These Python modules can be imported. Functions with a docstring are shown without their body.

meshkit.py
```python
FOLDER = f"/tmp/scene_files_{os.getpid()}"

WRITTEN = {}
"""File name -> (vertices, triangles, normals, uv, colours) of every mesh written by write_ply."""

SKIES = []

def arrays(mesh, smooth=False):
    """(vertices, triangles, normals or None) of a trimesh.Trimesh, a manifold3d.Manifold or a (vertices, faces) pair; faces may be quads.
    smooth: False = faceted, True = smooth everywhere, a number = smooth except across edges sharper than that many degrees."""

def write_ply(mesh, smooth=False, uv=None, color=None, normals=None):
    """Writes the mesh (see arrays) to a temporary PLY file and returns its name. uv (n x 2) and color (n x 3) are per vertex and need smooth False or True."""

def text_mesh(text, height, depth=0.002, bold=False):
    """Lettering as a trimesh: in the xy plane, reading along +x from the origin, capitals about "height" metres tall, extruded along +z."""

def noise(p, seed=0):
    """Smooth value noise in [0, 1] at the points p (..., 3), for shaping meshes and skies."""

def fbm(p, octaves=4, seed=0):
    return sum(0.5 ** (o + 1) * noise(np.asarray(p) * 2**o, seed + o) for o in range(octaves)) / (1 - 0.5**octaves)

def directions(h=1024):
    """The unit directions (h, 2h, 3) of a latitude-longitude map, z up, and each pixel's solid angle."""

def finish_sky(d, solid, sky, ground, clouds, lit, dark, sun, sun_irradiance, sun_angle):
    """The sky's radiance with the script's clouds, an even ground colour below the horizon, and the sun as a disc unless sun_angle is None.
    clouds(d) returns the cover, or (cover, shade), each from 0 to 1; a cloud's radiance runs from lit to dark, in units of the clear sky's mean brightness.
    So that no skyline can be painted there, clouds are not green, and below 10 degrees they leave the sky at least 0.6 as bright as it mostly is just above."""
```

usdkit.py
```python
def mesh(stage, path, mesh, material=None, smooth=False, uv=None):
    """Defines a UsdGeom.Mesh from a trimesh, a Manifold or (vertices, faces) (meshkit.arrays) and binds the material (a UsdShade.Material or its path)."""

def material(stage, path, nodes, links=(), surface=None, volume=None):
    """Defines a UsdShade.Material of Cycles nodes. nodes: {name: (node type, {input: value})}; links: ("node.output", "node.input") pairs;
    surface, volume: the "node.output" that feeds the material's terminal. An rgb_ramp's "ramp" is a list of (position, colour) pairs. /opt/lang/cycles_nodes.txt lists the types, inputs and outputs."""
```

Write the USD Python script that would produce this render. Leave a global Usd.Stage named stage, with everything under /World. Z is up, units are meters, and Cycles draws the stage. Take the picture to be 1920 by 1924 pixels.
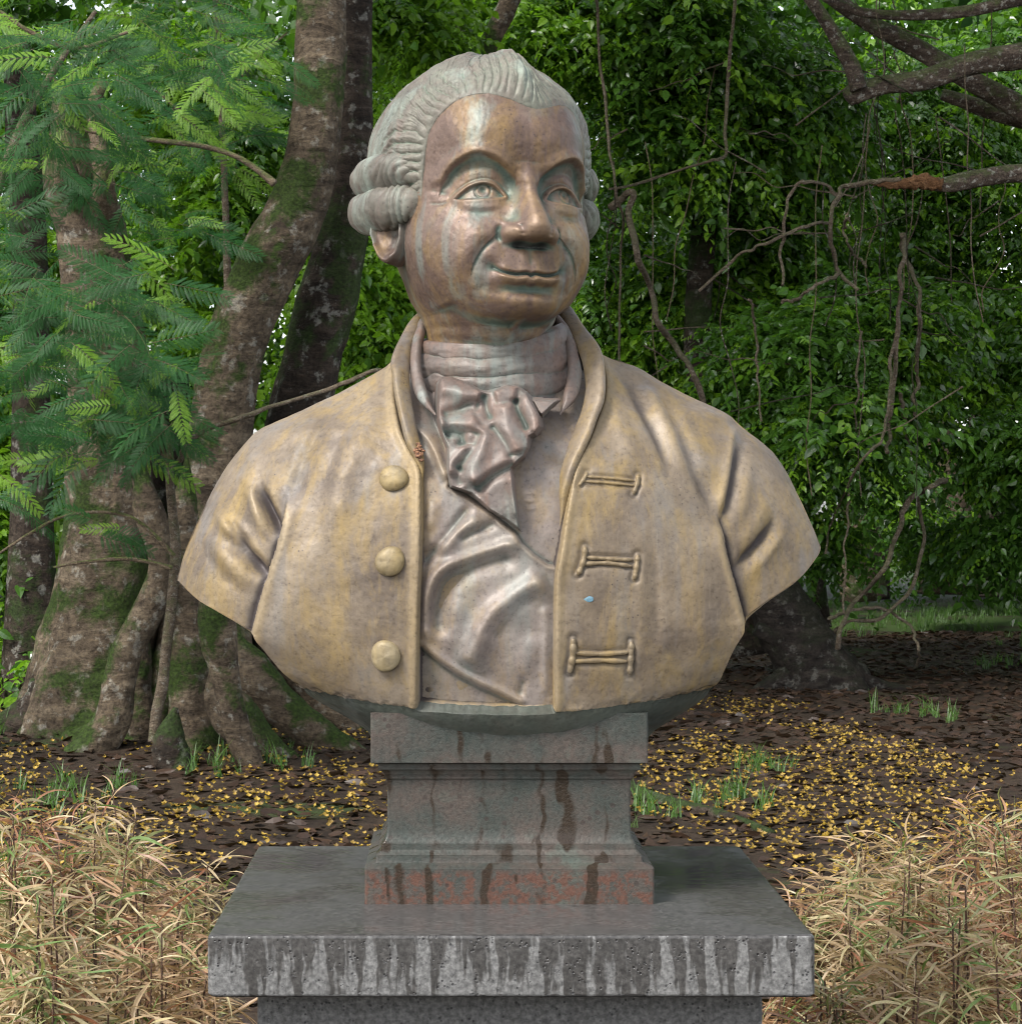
import math, random
import numpy as np
import trimesh
from scipy.ndimage import gaussian_filter
from scipy.spatial import cKDTree
from pxr import Usd, UsdGeom, UsdLux, UsdShade, Gf, Sdf, Vt
import usdkit
from meshkit import fbm, noise

stage = Usd.Stage.CreateInMemory()
UsdGeom.SetStageUpAxis(stage, 'Z')
UsdGeom.SetStageMetersPerUnit(stage, 1.0)
UsdGeom.Xform.Define(stage, '/World')
UsdGeom.Scope.Define(stage, '/World/Looks')

# ------------------------------------------------------------------ camera, sky, sun, exposure
FPX, CX, CY = 4385.0, 851.0, 945.0            # focal length and vanishing point, in pixels of the 1920 wide photograph
EYE = 1.65
cam = UsdGeom.Camera.Define(stage, '/World/camera')
cam.CreateHorizontalApertureAttr(36.0)
cam.CreateFocalLengthAttr(36.0 * FPX / 1920.0)
cam.CreateHorizontalApertureOffsetAttr(36.0 * (960.0 - CX) / 1920.0)
cam.CreateVerticalApertureOffsetAttr(-36.0 * (962.0 - CY) / 1920.0)
cam.CreateClippingRangeAttr(Gf.Vec2f(0.05, 500.0))
cam.CreateFStopAttr(64.0)
cam.CreateFocusDistanceAttr(2.95)
cam.AddTranslateOp().Set(Gf.Vec3d(0, 0, EYE))
cam.AddRotateXOp().Set(90.0)
cam.CreateExposureAttr(1.84)

SUN = np.array([-0.50, -0.50, 0.74]); SUN /= np.linalg.norm(SUN)
sun = UsdLux.DistantLight.Define(stage, '/World/sun')
sun.CreateIntensityAttr(0.40)
sun.CreateAngleAttr(16.0)
sun.CreateColorAttr(Gf.Vec3f(1.0, 0.97, 0.92))
sun.GetPrim().CreateAttribute('inputs:normalize', Sdf.ValueTypeNames.Bool).Set(True)
_zr = Gf.Rotation(Gf.Vec3d(0, 0, 1), Gf.Vec3d(*SUN))
sun.AddTransformOp().Set(Gf.Matrix4d().SetRotate(_zr))
sky = UsdLux.DomeLight.Define(stage, '/World/sky')
_sm = usdkit.material(stage, '/World/Looks/sky_air', {
    's': ('sky_texture', {'sky_type': 'single_scattering', 'sun_disc': False, 'sun_elevation': math.asin(SUN[2]),
                          'sun_rotation': math.atan2(SUN[0], SUN[1]), 'aerosol_density': 2.0, 'ozone_density': 0.6}),
    'h': ('hsv', {'saturation': 0.35, 'value': 1.0}),
    'b': ('background_shader', {'strength': 0.112})},
    [('s.color', 'h.color'), ('h.color', 'b.color')], surface='b.background')
UsdShade.MaterialBindingAPI.Apply(sky.GetPrim()).Bind(_sm)
sky.GetPrim().SetCustomDataByKey('kind', 'structure')

# ------------------------------------------------------------------ helpers
USED = {}


def numbered(parent, name):
    n = USED.get((parent, name), 0)
    USED[(parent, name)] = n + 1
    return f'{parent}/{name}' if n == 0 else f'{parent}/{name}_{n:03d}'


def tag(prim, label=None, cat=None, group=None, kind=None):
    for key, val in (('label', label), ('category', cat), ('group', group), ('kind', kind)):
        if val:
            prim.SetCustomDataByKey(key, val)
    return prim


ORIGIN = {}


def thing(name, label, cat, loc=(0, 0, 0), group=None, parent='/World'):
    path = numbered(parent, name)
    x = UsdGeom.Xform.Define(stage, path)
    x.AddTranslateOp().Set(Gf.Vec3d(*map(float, loc)))
    ORIGIN[path] = np.array(loc, float)
    return str(tag(x.GetPrim(), label, cat, group).GetPath())


def obj(name, mesh, mat, parent='/World', smooth=True, kind=None, label=None, cat=None, group=None, attrs=None, world=True):
    """One Mesh prim; vertices given in world metres (world=True) are made local to the parent thing."""
    if isinstance(mesh, trimesh.Trimesh):
        v, f = np.asarray(mesh.vertices, float), np.asarray(mesh.faces)
    else:
        v, f = np.asarray(mesh[0], float), np.asarray(mesh[1])
    if world:
        root = '/'.join(parent.split('/')[:3])
        v = v - ORIGIN.get(root, np.zeros(3))
    path = numbered(parent, name)
    m = usdkit.mesh(stage, path, (v, f), mat, smooth=smooth)
    for key, val in (attrs or {}).items():
        UsdGeom.PrimvarsAPI(m).CreatePrimvar(key, Sdf.ValueTypeNames.FloatArray, 'vertex').Set(Vt.FloatArray.FromNumpy(np.asarray(val, np.float32)))
    tag(m.GetPrim(), label, cat, group, kind)
    return path


def join(parts):
    vs, fs, n = [], [], 0
    for v, f in parts:
        f = np.asarray(f)
        if f.shape[1] == 4:
            f = np.vstack([f[:, [0, 1, 2]], f[:, [0, 2, 3]]])
        vs.append(v); fs.append(f + n); n += len(v)
    return np.vstack(vs), np.vstack(fs)


def smoothstep(a, b, x):
    t = np.clip((x - a) / (b - a), 0, 1)
    return t * t * (3 - 2 * t)


def gauss(x, y, x0, y0, sx, sy):
    return np.exp(-0.5 * ((x - x0) / sx) ** 2 - 0.5 * ((y - y0) / sy) ** 2)


def spline(pts, n=40):
    """Catmull-Rom curve through pts (any dimension)."""
    p = np.asarray(pts, float)
    if len(p) < 3:
        t = np.linspace(0, 1, n)[:, None]
        return p[0] * (1 - t) + p[-1] * t
    q = np.vstack([2 * p[0] - p[1], p, 2 * p[-1] - p[-2]])
    seg = np.linspace(0, len(p) - 1, n)
    i = np.minimum(seg.astype(int), len(p) - 2)
    t = (seg - i)[:, None]
    a, b, c, d = q[i], q[i + 1], q[i + 2], q[i + 3]
    return 0.5 * (2 * b + (c - a) * t + (2 * a - 5 * b + 4 * c - d) * t ** 2 + (3 * b - a - 3 * c + d) * t ** 3)


def polydist(x, y, pts):
    """Distance from points to an open polyline, the arc length of the nearest point, and the side (sign)."""
    pts = np.asarray(pts, float)
    best = np.full(x.shape, 1e9); arc = np.zeros(x.shape); side = np.ones(x.shape)
    run = 0.0
    for (x0, y0), (x1, y1) in zip(pts[:-1], pts[1:]):
        dx, dy = x1 - x0, y1 - y0
        L = math.hypot(dx, dy) + 1e-9
        t = np.clip(((x - x0) * dx + (y - y0) * dy) / (L * L), 0, 1)
        ex, ey = x - x0 - t * dx, y - y0 - t * dy
        d = np.hypot(ex, ey)
        m = d < best
        best[m] = d[m]; arc[m] = run + t[m] * L
        side[m] = np.sign(dx * (y[m] - y0) - dy * (x[m] - x0))
        run += L
    return best, arc, side


def inside(x, y, pts):
    pts = np.asarray(pts, float)
    c = np.zeros(x.shape, bool)
    for (x0, y0), (x1, y1) in zip(pts, np.roll(pts, -1, 0)):
        if y0 == y1:
            continue
        c ^= ((y0 > y) != (y1 > y)) & (x < (x1 - x0) * (y - y0) / (y1 - y0) + x0)
    return c


def polysd(x, y, pts):
    """Signed distance to a closed polygon, positive inside."""
    pts = np.asarray(pts, float)
    d, _, _ = polydist(x, y, np.vstack([pts, pts[:1]]))
    return np.where(inside(x, y, pts), d, -d)


def ridge(x, y, pts, width, height, n=30, taper=0.18):
    """A rounded ridge (or, with a negative height, a groove) along a smooth curve, fading at both ends."""
    c = spline(pts, n)
    d, arc, _ = polydist(x, y, c)
    total = np.linalg.norm(np.diff(c, axis=0), axis=1).sum()
    t = arc / total
    env = smoothstep(0, taper, t) * smoothstep(1, 1 - taper, t) if taper else 1.0
    return height * np.exp(-0.5 * (d / width) ** 2) * env


def fold(x, y, pts, wl, wr, height, n=30, taper=0.2):
    """A ridge with a different width on each side: wl where side < 0, wr where side > 0."""
    c = spline(pts, n)
    d, arc, s = polydist(x, y, c)
    total = np.linalg.norm(np.diff(c, axis=0), axis=1).sum()
    t = arc / total
    env = smoothstep(0, taper, t) * smoothstep(1, 1 - taper, t) if taper else 1.0
    return height * np.exp(-0.5 * (d / np.where(s > 0, wr, wl)) ** 2) * env


def grid_faces(nr, nc, wrap=False):
    i, j = np.meshgrid(np.arange(nr - 1), np.arange(nc if wrap else nc - 1), indexing='ij')
    k = (j + 1) % nc
    q = np.stack([i * nc + j, i * nc + k, (i + 1) * nc + k, (i + 1) * nc + j], -1).reshape(-1, 4)
    return np.vstack([q[:, [0, 1, 2]], q[:, [0, 2, 3]]])


def outward(v, f):
    """Flip the faces if the closed-ish mesh has negative volume."""
    a, b, c = v[f[:, 0]], v[f[:, 1]], v[f[:, 2]]
    ctr = v.mean(0)
    vol = np.einsum('ij,ij->i', a - ctr, np.cross(b - ctr, c - ctr)).sum()
    return f if vol > 0 else f[:, ::-1]


def tube(path, radii, sides=10, bump=None, cap=True):
    """Sweep of a circle along a 3D path with per-point radii; bump(t, angle) returns a factor on the radius."""
    p = np.asarray(path, float)
    r = np.broadcast_to(np.asarray(radii, float), (len(p),))
    t = np.gradient(p, axis=0)
    t /= np.linalg.norm(t, axis=1, keepdims=True) + 1e-12
    a = np.empty_like(p)
    ref = np.array([0, 0, 1.0]) if abs(t[0, 2]) < 0.9 else np.array([1.0, 0, 0])
    a0 = np.cross(t[0], ref); a0 /= np.linalg.norm(a0)
    for i in range(len(p)):
        a0 = a0 - t[i] * (a0 @ t[i]); a0 /= np.linalg.norm(a0) + 1e-12
        a[i] = a0
    b = np.cross(t, a)
    ang = np.arange(sides) * 2 * np.pi / sides
    rr = r[:, None] * np.ones(sides)[None]
    if bump is not None:
        rr = rr * bump(np.linspace(0, 1, len(p))[:, None], ang[None, :])
    v = p[:, None] + rr[..., None] * (np.cos(ang)[None, :, None] * a[:, None] + np.sin(ang)[None, :, None] * b[:, None])
    f = grid_faces(len(p), sides, True)
    v = v.reshape(-1, 3)
    if cap:
        n = len(v)
        v = np.vstack([v, p[:1], p[-1:]])
        j = np.arange(sides); k = (j + 1) % sides
        f = np.vstack([f, np.stack([np.full(sides, n), k, j], 1), np.stack([np.full(sides, n + 1), (len(p) - 1) * sides + j, (len(p) - 1) * sides + k], 1)])
    return v, outward(v, f)


# ------------------------------------------------------------------ the measuring frame of the bust
# (u, v) are photograph pixels in the plane through the bust's axis, w is the distance in front of it in the same unit
YB = 3.05
K = YB / FPX


def uvw_world(u, v, w):
    u, v, w = np.broadcast_arrays(np.asarray(u, float), np.asarray(v, float), np.asarray(w, float))
    return np.stack([(u - CX) * K, YB - w * K, EYE - (v - CY) * K], -1)


def project(u, v, w):
    s = 1.0 / (1.0 - w / FPX)
    return CX + (u - CX) * s, CY + (v - CY) * s


def unproject(px, py, w):
    s = 1.0 / (1.0 - np.asarray(w, float) / FPX)
    return CX + (np.asarray(px, float) - CX) / s, CY + (np.asarray(py, float) - CY) / s, w


def px_world(px, py, Y):
    px, py, Y = np.broadcast_arrays(np.asarray(px, float), np.asarray(py, float), np.asarray(Y, float))
    return np.stack([(px - CX) * Y / FPX, Y, EYE - (py - CY) * Y / FPX], -1)


# head frame: a towards his left, b up from eye level, c forward
HT = math.radians(21.0)
HU, HV, HW = 912.0, 390.0, 20.0
ROLL = math.radians(1.0)


def head_uvw(a, b, c):
    a2, b2 = a * math.cos(ROLL) + b * math.sin(ROLL), b * math.cos(ROLL) - a * math.sin(ROLL)
    return HU + a2 * math.cos(HT) + c * math.sin(HT), HV - b2, HW + c * math.cos(HT) - a2 * math.sin(HT)


def head_world(a, b, c):
    return uvw_world(*head_uvw(np.asarray(a, float), np.asarray(b, float), np.asarray(c, float)))


#            b     W    front back  n
PROFILE = np.array([
    [246,   2,    2,    2, 2.0],
    [244,  40,   46,   50, 2.0],
    [236,  80,   95,   95, 2.0],
    [220, 112,  135,  130, 2.1],
    [200, 134,  163,  155, 2.2],
    [175, 150,  184,  172, 2.3],
    [150, 158,  195,  180, 2.35],
    [110, 165,  205,  188, 2.4],
    [70,  168,  209,  190, 2.4],
    [35,  169,  206,  190, 2.4],
    [0,   169,  202,  188, 2.4],
    [-40, 170,  204,  180, 2.4],
    [-85, 169,  208,  152, 2.4],
    [-120, 161, 212,  130, 2.5],
    [-150, 149, 213,  110, 2.55],
    [-178, 138, 209,  102, 2.55],
    [-197, 127, 205,  100, 2.45],
    [-213, 117, 196,  100, 2.3],
    [-226, 114, 178,  104, 2.1],
    [-236, 110, 158,  105, 2.0],
    [-250, 107, 143,  106, 2.0],
    [-270, 106, 132,  108, 2.0],
    [-310, 107, 124,  110, 2.0],
    [-360, 108, 120,  112, 2.0]])
from scipy.interpolate import PchipInterpolator
_prof = PchipInterpolator(PROFILE[::-1, 0], PROFILE[::-1, 1:])


def head_base(phi, b):
    q = _prof(np.clip(b, -360, 246))
    W, cf, cb, n = q[..., 0], q[..., 1], q[..., 2], q[..., 3]
    s, c = np.abs(np.sin(phi)), np.cos(phi)
    C = np.where(c >= 0, cf, cb)
    return ((s / W) ** n + (np.abs(c) / C) ** n) ** (-1 / n)


BROW = spline([(-143, 8), (-139, 28), (-130, 48), (-112, 64), (-88, 71), (-60, 62), (-38, 46), (-22, 30)], 40)
LID_UP = spline([(-123, -14), (-112, -1), (-98, 10), (-80, 15), (-63, 11.5), (-50, 2), (-42, -8)], 30)
LID_LO = spline([(-42, -8), (-50, -11), (-63, -13.5), (-80, -14.5), (-98, -15.5), (-112, -15.5), (-123, -14)], 30)
ALMOND = np.vstack([LID_UP, LID_LO[1:-1]])


def face_relief(a, b):
    """Radial relief of the face, in the frame's unit, at frontal coordinates a, b."""
    x = -np.abs(a)
    d = np.zeros(a.shape)
    # sockets under a crisp brow
    o = np.argsort(BROW[:, 0])
    bb = np.interp(x, BROW[o, 0], BROW[o, 1], left=0, right=22)
    d += -14.5 * smoothstep(0, 15, bb - b) * gauss(x, b, -84, 30, 46, 27)
    d += -15 * gauss(x, b, -40, 8, 15, 22)
    d += -6 * gauss(x, b, -128, 8, 14, 24)
    bd, arc, side = polydist(x, b, BROW)
    bl = arc / arc.max()
    d += 8.5 * np.exp(-0.5 * (bd / np.where(b > bb, 9, 4.0)) ** 2) * smoothstep(0, .1, bl) * smoothstep(1, .8, bl)
    d += 5 * gauss(x, b, -70, 95, 60, 25)
    # eyeball, lids, iris
    e = np.clip(1 - ((x + 83) / 56) ** 2 - ((b - 2) / 44) ** 2, 0, 1)
    d += 6.5 * np.sqrt(e) * smoothstep(0, .5, e)
    near = (np.abs(x + 83) < 75) & (np.abs(b) < 60)
    sd = np.full(a.shape, -99.0)
    sd[near] = polysd(x[near], b[near], ALMOND)
    out = -sd
    up = smoothstep(-14, 4, b + 6)
    d += (1.0 + 3.6 * up) * np.exp(-0.5 * ((out - 2.6) / 2.6) ** 2) * near
    d += -2.2 * np.exp(-0.5 * ((out - 8.5) / 2.2) ** 2) * near * up
    d += -5.0 * smoothstep(-0.5, 2.5, sd)
    for side_, ia in ((-1, -80.0), (1, 86.0)):
        m = np.sign(a) == side_
        r = np.hypot(a - ia, b - 1)
        inn = smoothstep(0, 2, sd) * m
        d += inn * (-2.2 * np.exp(-0.5 * ((r - 13.0) / 1.5) ** 2) - 4.5 * np.exp(-0.5 * (np.hypot(a - ia + 1, b - 3) / 4.2) ** 2))
    # nose
    bs = np.array([-98, -92, -84, -74, -64, -50, -34, -16, 0, 16, 34, 55])
    hs = np.array([0, 17, 37, 49, 52, 48, 39, 31, 24, 17, 9, 0.0])
    ws = np.array([22, 22, 22, 22, 21.5, 19, 16.5, 14.5, 13.5, 14, 18, 22.0])
    H, Wd = PchipInterpolator(bs, hs)(np.clip(b, -98, 55)), np.interp(b, bs, ws)
    d += H * np.exp(-(np.abs(a) / (Wd * 1.25)) ** 2.4)
    d += 15 * smoothstep(-98, -80, b) * gauss(x, b, 0, -50, 40, 34)
    wing = np.exp(-(np.hypot((x + 35) / 17.5, (b + 76) / 17)) ** 2.6)
    d += 17 * wing
    d += -8 * ridge(x, b, [(-51, -56), (-56, -76), (-50, -95)], 4.0, 1.0, 14, .35)
    d += -6 * ridge(x, b, [(-26, -58), (-22, -72), (-22, -84)], 4.0, 1.0, 14, .25)
    d += -14 * gauss(x, b, -20, -95, 9, 4.5)
    # cheeks and smile folds
    NL = [(-52, -70), (-66, -86), (-82, -104), (-94, -128), (-97, -150), (-92, -172)]
    c = spline(NL, 30)
    nd, arc, side = polydist(x, b, c)
    t = arc / arc.max()
    env = smoothstep(-.05, .30, t) * smoothstep(1, .55, t)
    outer = (x < np.interp(b, c[::-1, 1], c[::-1, 0]))
    d += env * np.where(outer, 6.0 * np.exp(-0.5 * ((nd - 16) / 16) ** 2), 0) - env * 5.0 * np.exp(-0.5 * (nd / 6.0) ** 2)
    d += 15 * gauss(x, b, -106, -76, 38, 34)
    d += -4 * gauss(x, b, -78, -44, 30, 8)
    d += 10 * gauss(x, b, -122, -146, 34, 40)
    d += -1.6 * ridge(x, b, [(-56, -30), (-80, -36), (-108, -32)], 5, 1.0, 16, .4)
    d += -3 * ridge(x, b, [(-128, -16), (-142, -20), (-156, -16)], 3, 1.0, 12, .3)
    d += -2 * ridge(x, b, [(-130, -4), (-144, 2), (-156, 10)], 3, 1.0, 12, .3)
    # mouth
    d += 13 * gauss(a, b, 0, -138, 46, 36)
    ml = spline([(-64, -137), (-48, -145), (-26, -149), (-9, -147), (0, -150)], 24)
    md, arc, side = polydist(x, b, ml)
    t = arc / arc.max()
    lipb = np.interp(x, ml[:, 0], ml[:, 1])
    env = smoothstep(0, .25, t)
    up = b > lipb
    d += -8.5 * np.exp(-0.5 * (md / 2.6) ** 2) * (0.45 + 0.55 * env)
    d += env * np.where(up, 3.4 * np.exp(-0.5 * ((md - 6) / 5) ** 2), 9.5 * np.exp(-0.5 * ((md - 9) / 6.0) ** 2)) * smoothstep(-66, -44, x)
    d += -9 * gauss(x, b, -69, -136, 9, 10)
    d += -9 * gauss(a, b, 0, -176, 38, 8)
    d += -2.5 * ridge(x, b, [(-74, -142), (-80, -162), (-74, -190)], 7, 1.0, 14, .4)
    d += -3.6 * gauss(a, b, 0, -120, 6.5, 15) + 2.4 * gauss(x, b, -13, -122, 6, 15)
    # chin and jowls
    d += 18 * gauss(a, b, 0, -200, 36, 17) - 2.5 * gauss(a, b, 0, -202, 5, 12)
    d += -5 * ridge(x, b, [(-120, -196), (-90, -216), (-56, -228), (-20, -234), (0, -235)], 6, 1.5, 24, .1)
    d += 6 * gauss(x, b, -50, -250, 60, 9)
    # forehead and temples
    d += 4 * gauss(x, b, -52, 118, 40, 26) - 5 * gauss(x, b, -140, 60, 16, 34)
    d += -1.0 * ridge(x, b, [(-9, 24), (-11, 40), (-8, 56)], 5, 1.0, 12, .4)
    # neck cords
    d += -3 * ridge(x, b, [(-110, -250), (-60, -264), (0, -268)], 5, 1.0, 16, .1)
    return d


def build_head():
    front = np.linspace(-1.45, 1.45, 560)
    back = np.linspace(1.45, 2 * np.pi - 1.45, 50)[1:-1]
    phi = np.concatenate([front, back])
    b = np.concatenate([np.linspace(246, 205, 30)[:-1], np.arange(205, -345, -1.25)])
    P, B = np.meshgrid(phi, b)
    r = head_base(P, B)
    a0 = r * np.sin(P)
    fr = smoothstep(-.1, .3, np.cos(P)) * (B < 215)
    d = face_relief(a0, B) * fr
    n3 = np.stack([a0 / 26, B / 26, r * np.cos(P) / 26], -1)
    d += (fbm(n3, 3, 5) - .5) * 3.0
    d += (fbm(n3 * 4, 2, 9) - .5) * .9
    r = r + d
    a, c = r * np.sin(P), r * np.cos(P)
    cav = gaussian_filter(d, 7) - d
    cav[:, -48:] = 0
    # the neck leans back under the head
    lean = smoothstep(-235, -330, B)
    c = c - 6 * lean
    v = head_world(a, B, c).reshape(-1, 3)
    f = grid_faces(len(b), len(phi), True)
    return (v, outward(v, f)), cav.ravel()


# wig
HAIRLINE = [(-64, -70), (-62, -20), (-60, 40), (-58, 84), (-54.5, 118), (-48, 144), (-40, 164), (-30, 175), (-20, 176), (-10, 168), (-2, 157),
            (6, 151), (14, 156), (24, 166), (33, 163), (41, 148), (49, 126), (55, 95), (59, 45), (61, -20), (63, -70)]


def build_wig():
    phi = np.concatenate([np.linspace(-2.6, 1.9, 620), np.linspace(1.9, 2 * np.pi - 2.6, 70)[1:-1]])
    el = np.radians(np.concatenate([np.linspace(89.5, -34, 300), np.linspace(-34, -52, 12)[1:]]))
    P, E = np.meshgrid(phi, el)
    dx, dy, dz = np.sin(P) * np.cos(E), np.sin(E), np.cos(P) * np.cos(E)
    n = 2.25
    A, B, C = 214.0 - 80 * smoothstep(-.05, -.5, dy), np.where(dy > 0, 203.0, 250.0), np.where(dz > 0, 232.0, 262.0)
    R = (np.abs(dx / A) ** n + np.abs(dy / B) ** n + np.abs(dz / C) ** n) ** (-1 / n)
    # toupet swept up to a peak
    X, Z = R * dx, R * dz
    pk = np.where(X + 4 > 0, np.exp(-np.abs((X + 4) / 34) ** 1.35), np.exp(-np.abs((X + 4) / 80) ** 1.5))
    R = R + 44 * pk * np.exp(-0.5 * ((np.degrees(E) - 52) / np.where(np.degrees(E) > 52, 26, 20)) ** 2) * (dz > -.6) * smoothstep(-.5, .2, dz)
    R = R - 8 * np.exp(-0.5 * ((np.degrees(E) - 40) / 10) ** 2) * np.exp(-0.5 * ((np.abs(P) - .8) / .3) ** 2)
    # the skull below, along the same rays
    lo, hi = np.full(R.shape, 60.0), np.full(R.shape, 300.0)
    for _ in range(24):
        mid = (lo + hi) / 2
        out = mid * np.cos(E) > head_base(P, 60 + mid * dy)
        out |= (60 + mid * dy) > 246
        hi = np.where(out, mid, hi); lo = np.where(out, lo, mid)
    RH = lo
    hl = spline([(math.radians(p) * 185, b) for p, b in HAIRLINE], 120)
    hx, hb = P * 185, 60 + RH * dy
    poly = np.vstack([hl, [(260, -70), (260, -500), (-260, -500), (-260, -70)]])
    Pw = (P + np.pi) % (2 * np.pi) - np.pi
    dist, arc, side = polydist(Pw * 185, hb, hl)
    sd = np.where(inside(Pw * 185, hb, poly), -dist, dist)
    sd = np.where(np.abs(Pw) > 2.3, 150, sd)
    g = np.interp(sd, [-60, -12, 0, 5, 13, 40, 95, 140], [0, 0, 0, .08, .20, .46, .90, 1.0])
    sink = 34 * smoothstep(2, -9, sd)
    # scalloped locks, combed away from the face
    wob = (fbm(np.stack([arc / 60, sd / 60, 0 * sd], -1), 3, 2) - .5) * 34
    ph = arc + 0.0028 * np.clip(sd - 14, 0, 200) ** 2 * 1.4 + wob
    lock = np.abs(np.sin(np.pi * ph / 15.5)) ** .55
    var = 0.35 + 1.1 * noise(np.stack([np.floor(ph / 15.5) * 3.7, 0 * sd, 0 * sd + .5], -1), 4)
    band = smoothstep(3, 16, sd) * smoothstep(104, 66, sd) * var
    d = 3.8 * (lock - .8) * band
    sidem = (np.abs(Pw) > .75) * smoothstep(105, 70, hb) * smoothstep(-70, -40, hb)
    ph2 = hb + 9 * np.sin(sd / 30) - .0016 * sd ** 2 + wob * .5
    d += 3.6 * (np.abs(np.sin(np.pi * ph2 / 15.5)) ** .6 - .8) * sidem * smoothstep(0, 14, sd) * smoothstep(110, 60, sd)
    d -= 9 * np.exp(-0.5 * ((hb - 22 - .05 * sd) / 6) ** 2) * sidem * smoothstep(15, 60, sd)
    strand = np.abs(np.sin(np.pi * (ph + wob) / 5.2)) ** .6
    d += 1.1 * (strand - .7) * smoothstep(10, 40, sd)
    d += (fbm(np.stack([ph / 7, sd / 90, 0 * sd], -1), 2, 8) - .5) * 5.0 * smoothstep(10, 70, sd)
    d += (fbm(np.stack([R * dx, R * dy, R * dz], -1) / 40, 3, 3) - .5) * 8 * smoothstep(0, 50, sd)
    d += (fbm(np.stack([R * dx, R * dy, R * dz], -1) / 7, 2, 13) - .5) * 1.6
    R2 = RH + (R - RH) * g + d * (sd > -4) - sink
    a, b, c = R2 * dx, 60 + R2 * dy, R2 * dz
    v = head_world(a, b, c).reshape(-1, 3)
    f = grid_faces(len(el), len(phi), True)
    cav = gaussian_filter(d + 14 * np.clip(g, -.2, .4), 6) - (d + 14 * np.clip(g, -.2, .4))
    return (v, outward(v, f)), cav.ravel()


def build_curl(side, b0, r0, back, seed):
    """One sausage curl above the ear, its axis running back along the side of the head."""
    t = np.linspace(0, 1, 150)
    path = spline([(-130, b0 + 10, 66), (-166, b0 + 5, 40), (-190, b0, -8), (-200, b0 - 2, -62), (-194, b0, back)], 150)
    rad = r0 * (0.62 + 0.38 * smoothstep(0, .5, t)) * (1 - np.abs(2 * t - 1) ** 5) ** .5
    rad = np.maximum(rad, .4)

    def bump(tt, ang):
        ph = tt * 200 + 16 * np.cos(ang) + 6 * np.sin(2 * ang + seed) + 7 * np.sin(tt * 23 + seed * 2)
        g = np.abs(np.sin(np.pi * ph / 15)) ** .55
        q = 1 + .17 * (g - .8) * smoothstep(.75, .15, tt) + .03 * (g - .8)
        ang2 = np.broadcast_to(ang, np.broadcast(tt, ang).shape)
        tt2 = np.broadcast_to(tt, ang2.shape)
        q = q + (fbm(np.stack([tt2 * 6, np.cos(ang2) * 1.3 + seed, np.sin(ang2) * 1.3], -1), 3, int(seed)) - .5) * .22
        return q
    v, f = tube(path, rad, 72, bump)
    a = v[:, 0] * (1 if side < 0 else -1)
    w = head_world(a, v[:, 1], v[:, 2])
    return w, outward(w, f)


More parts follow.
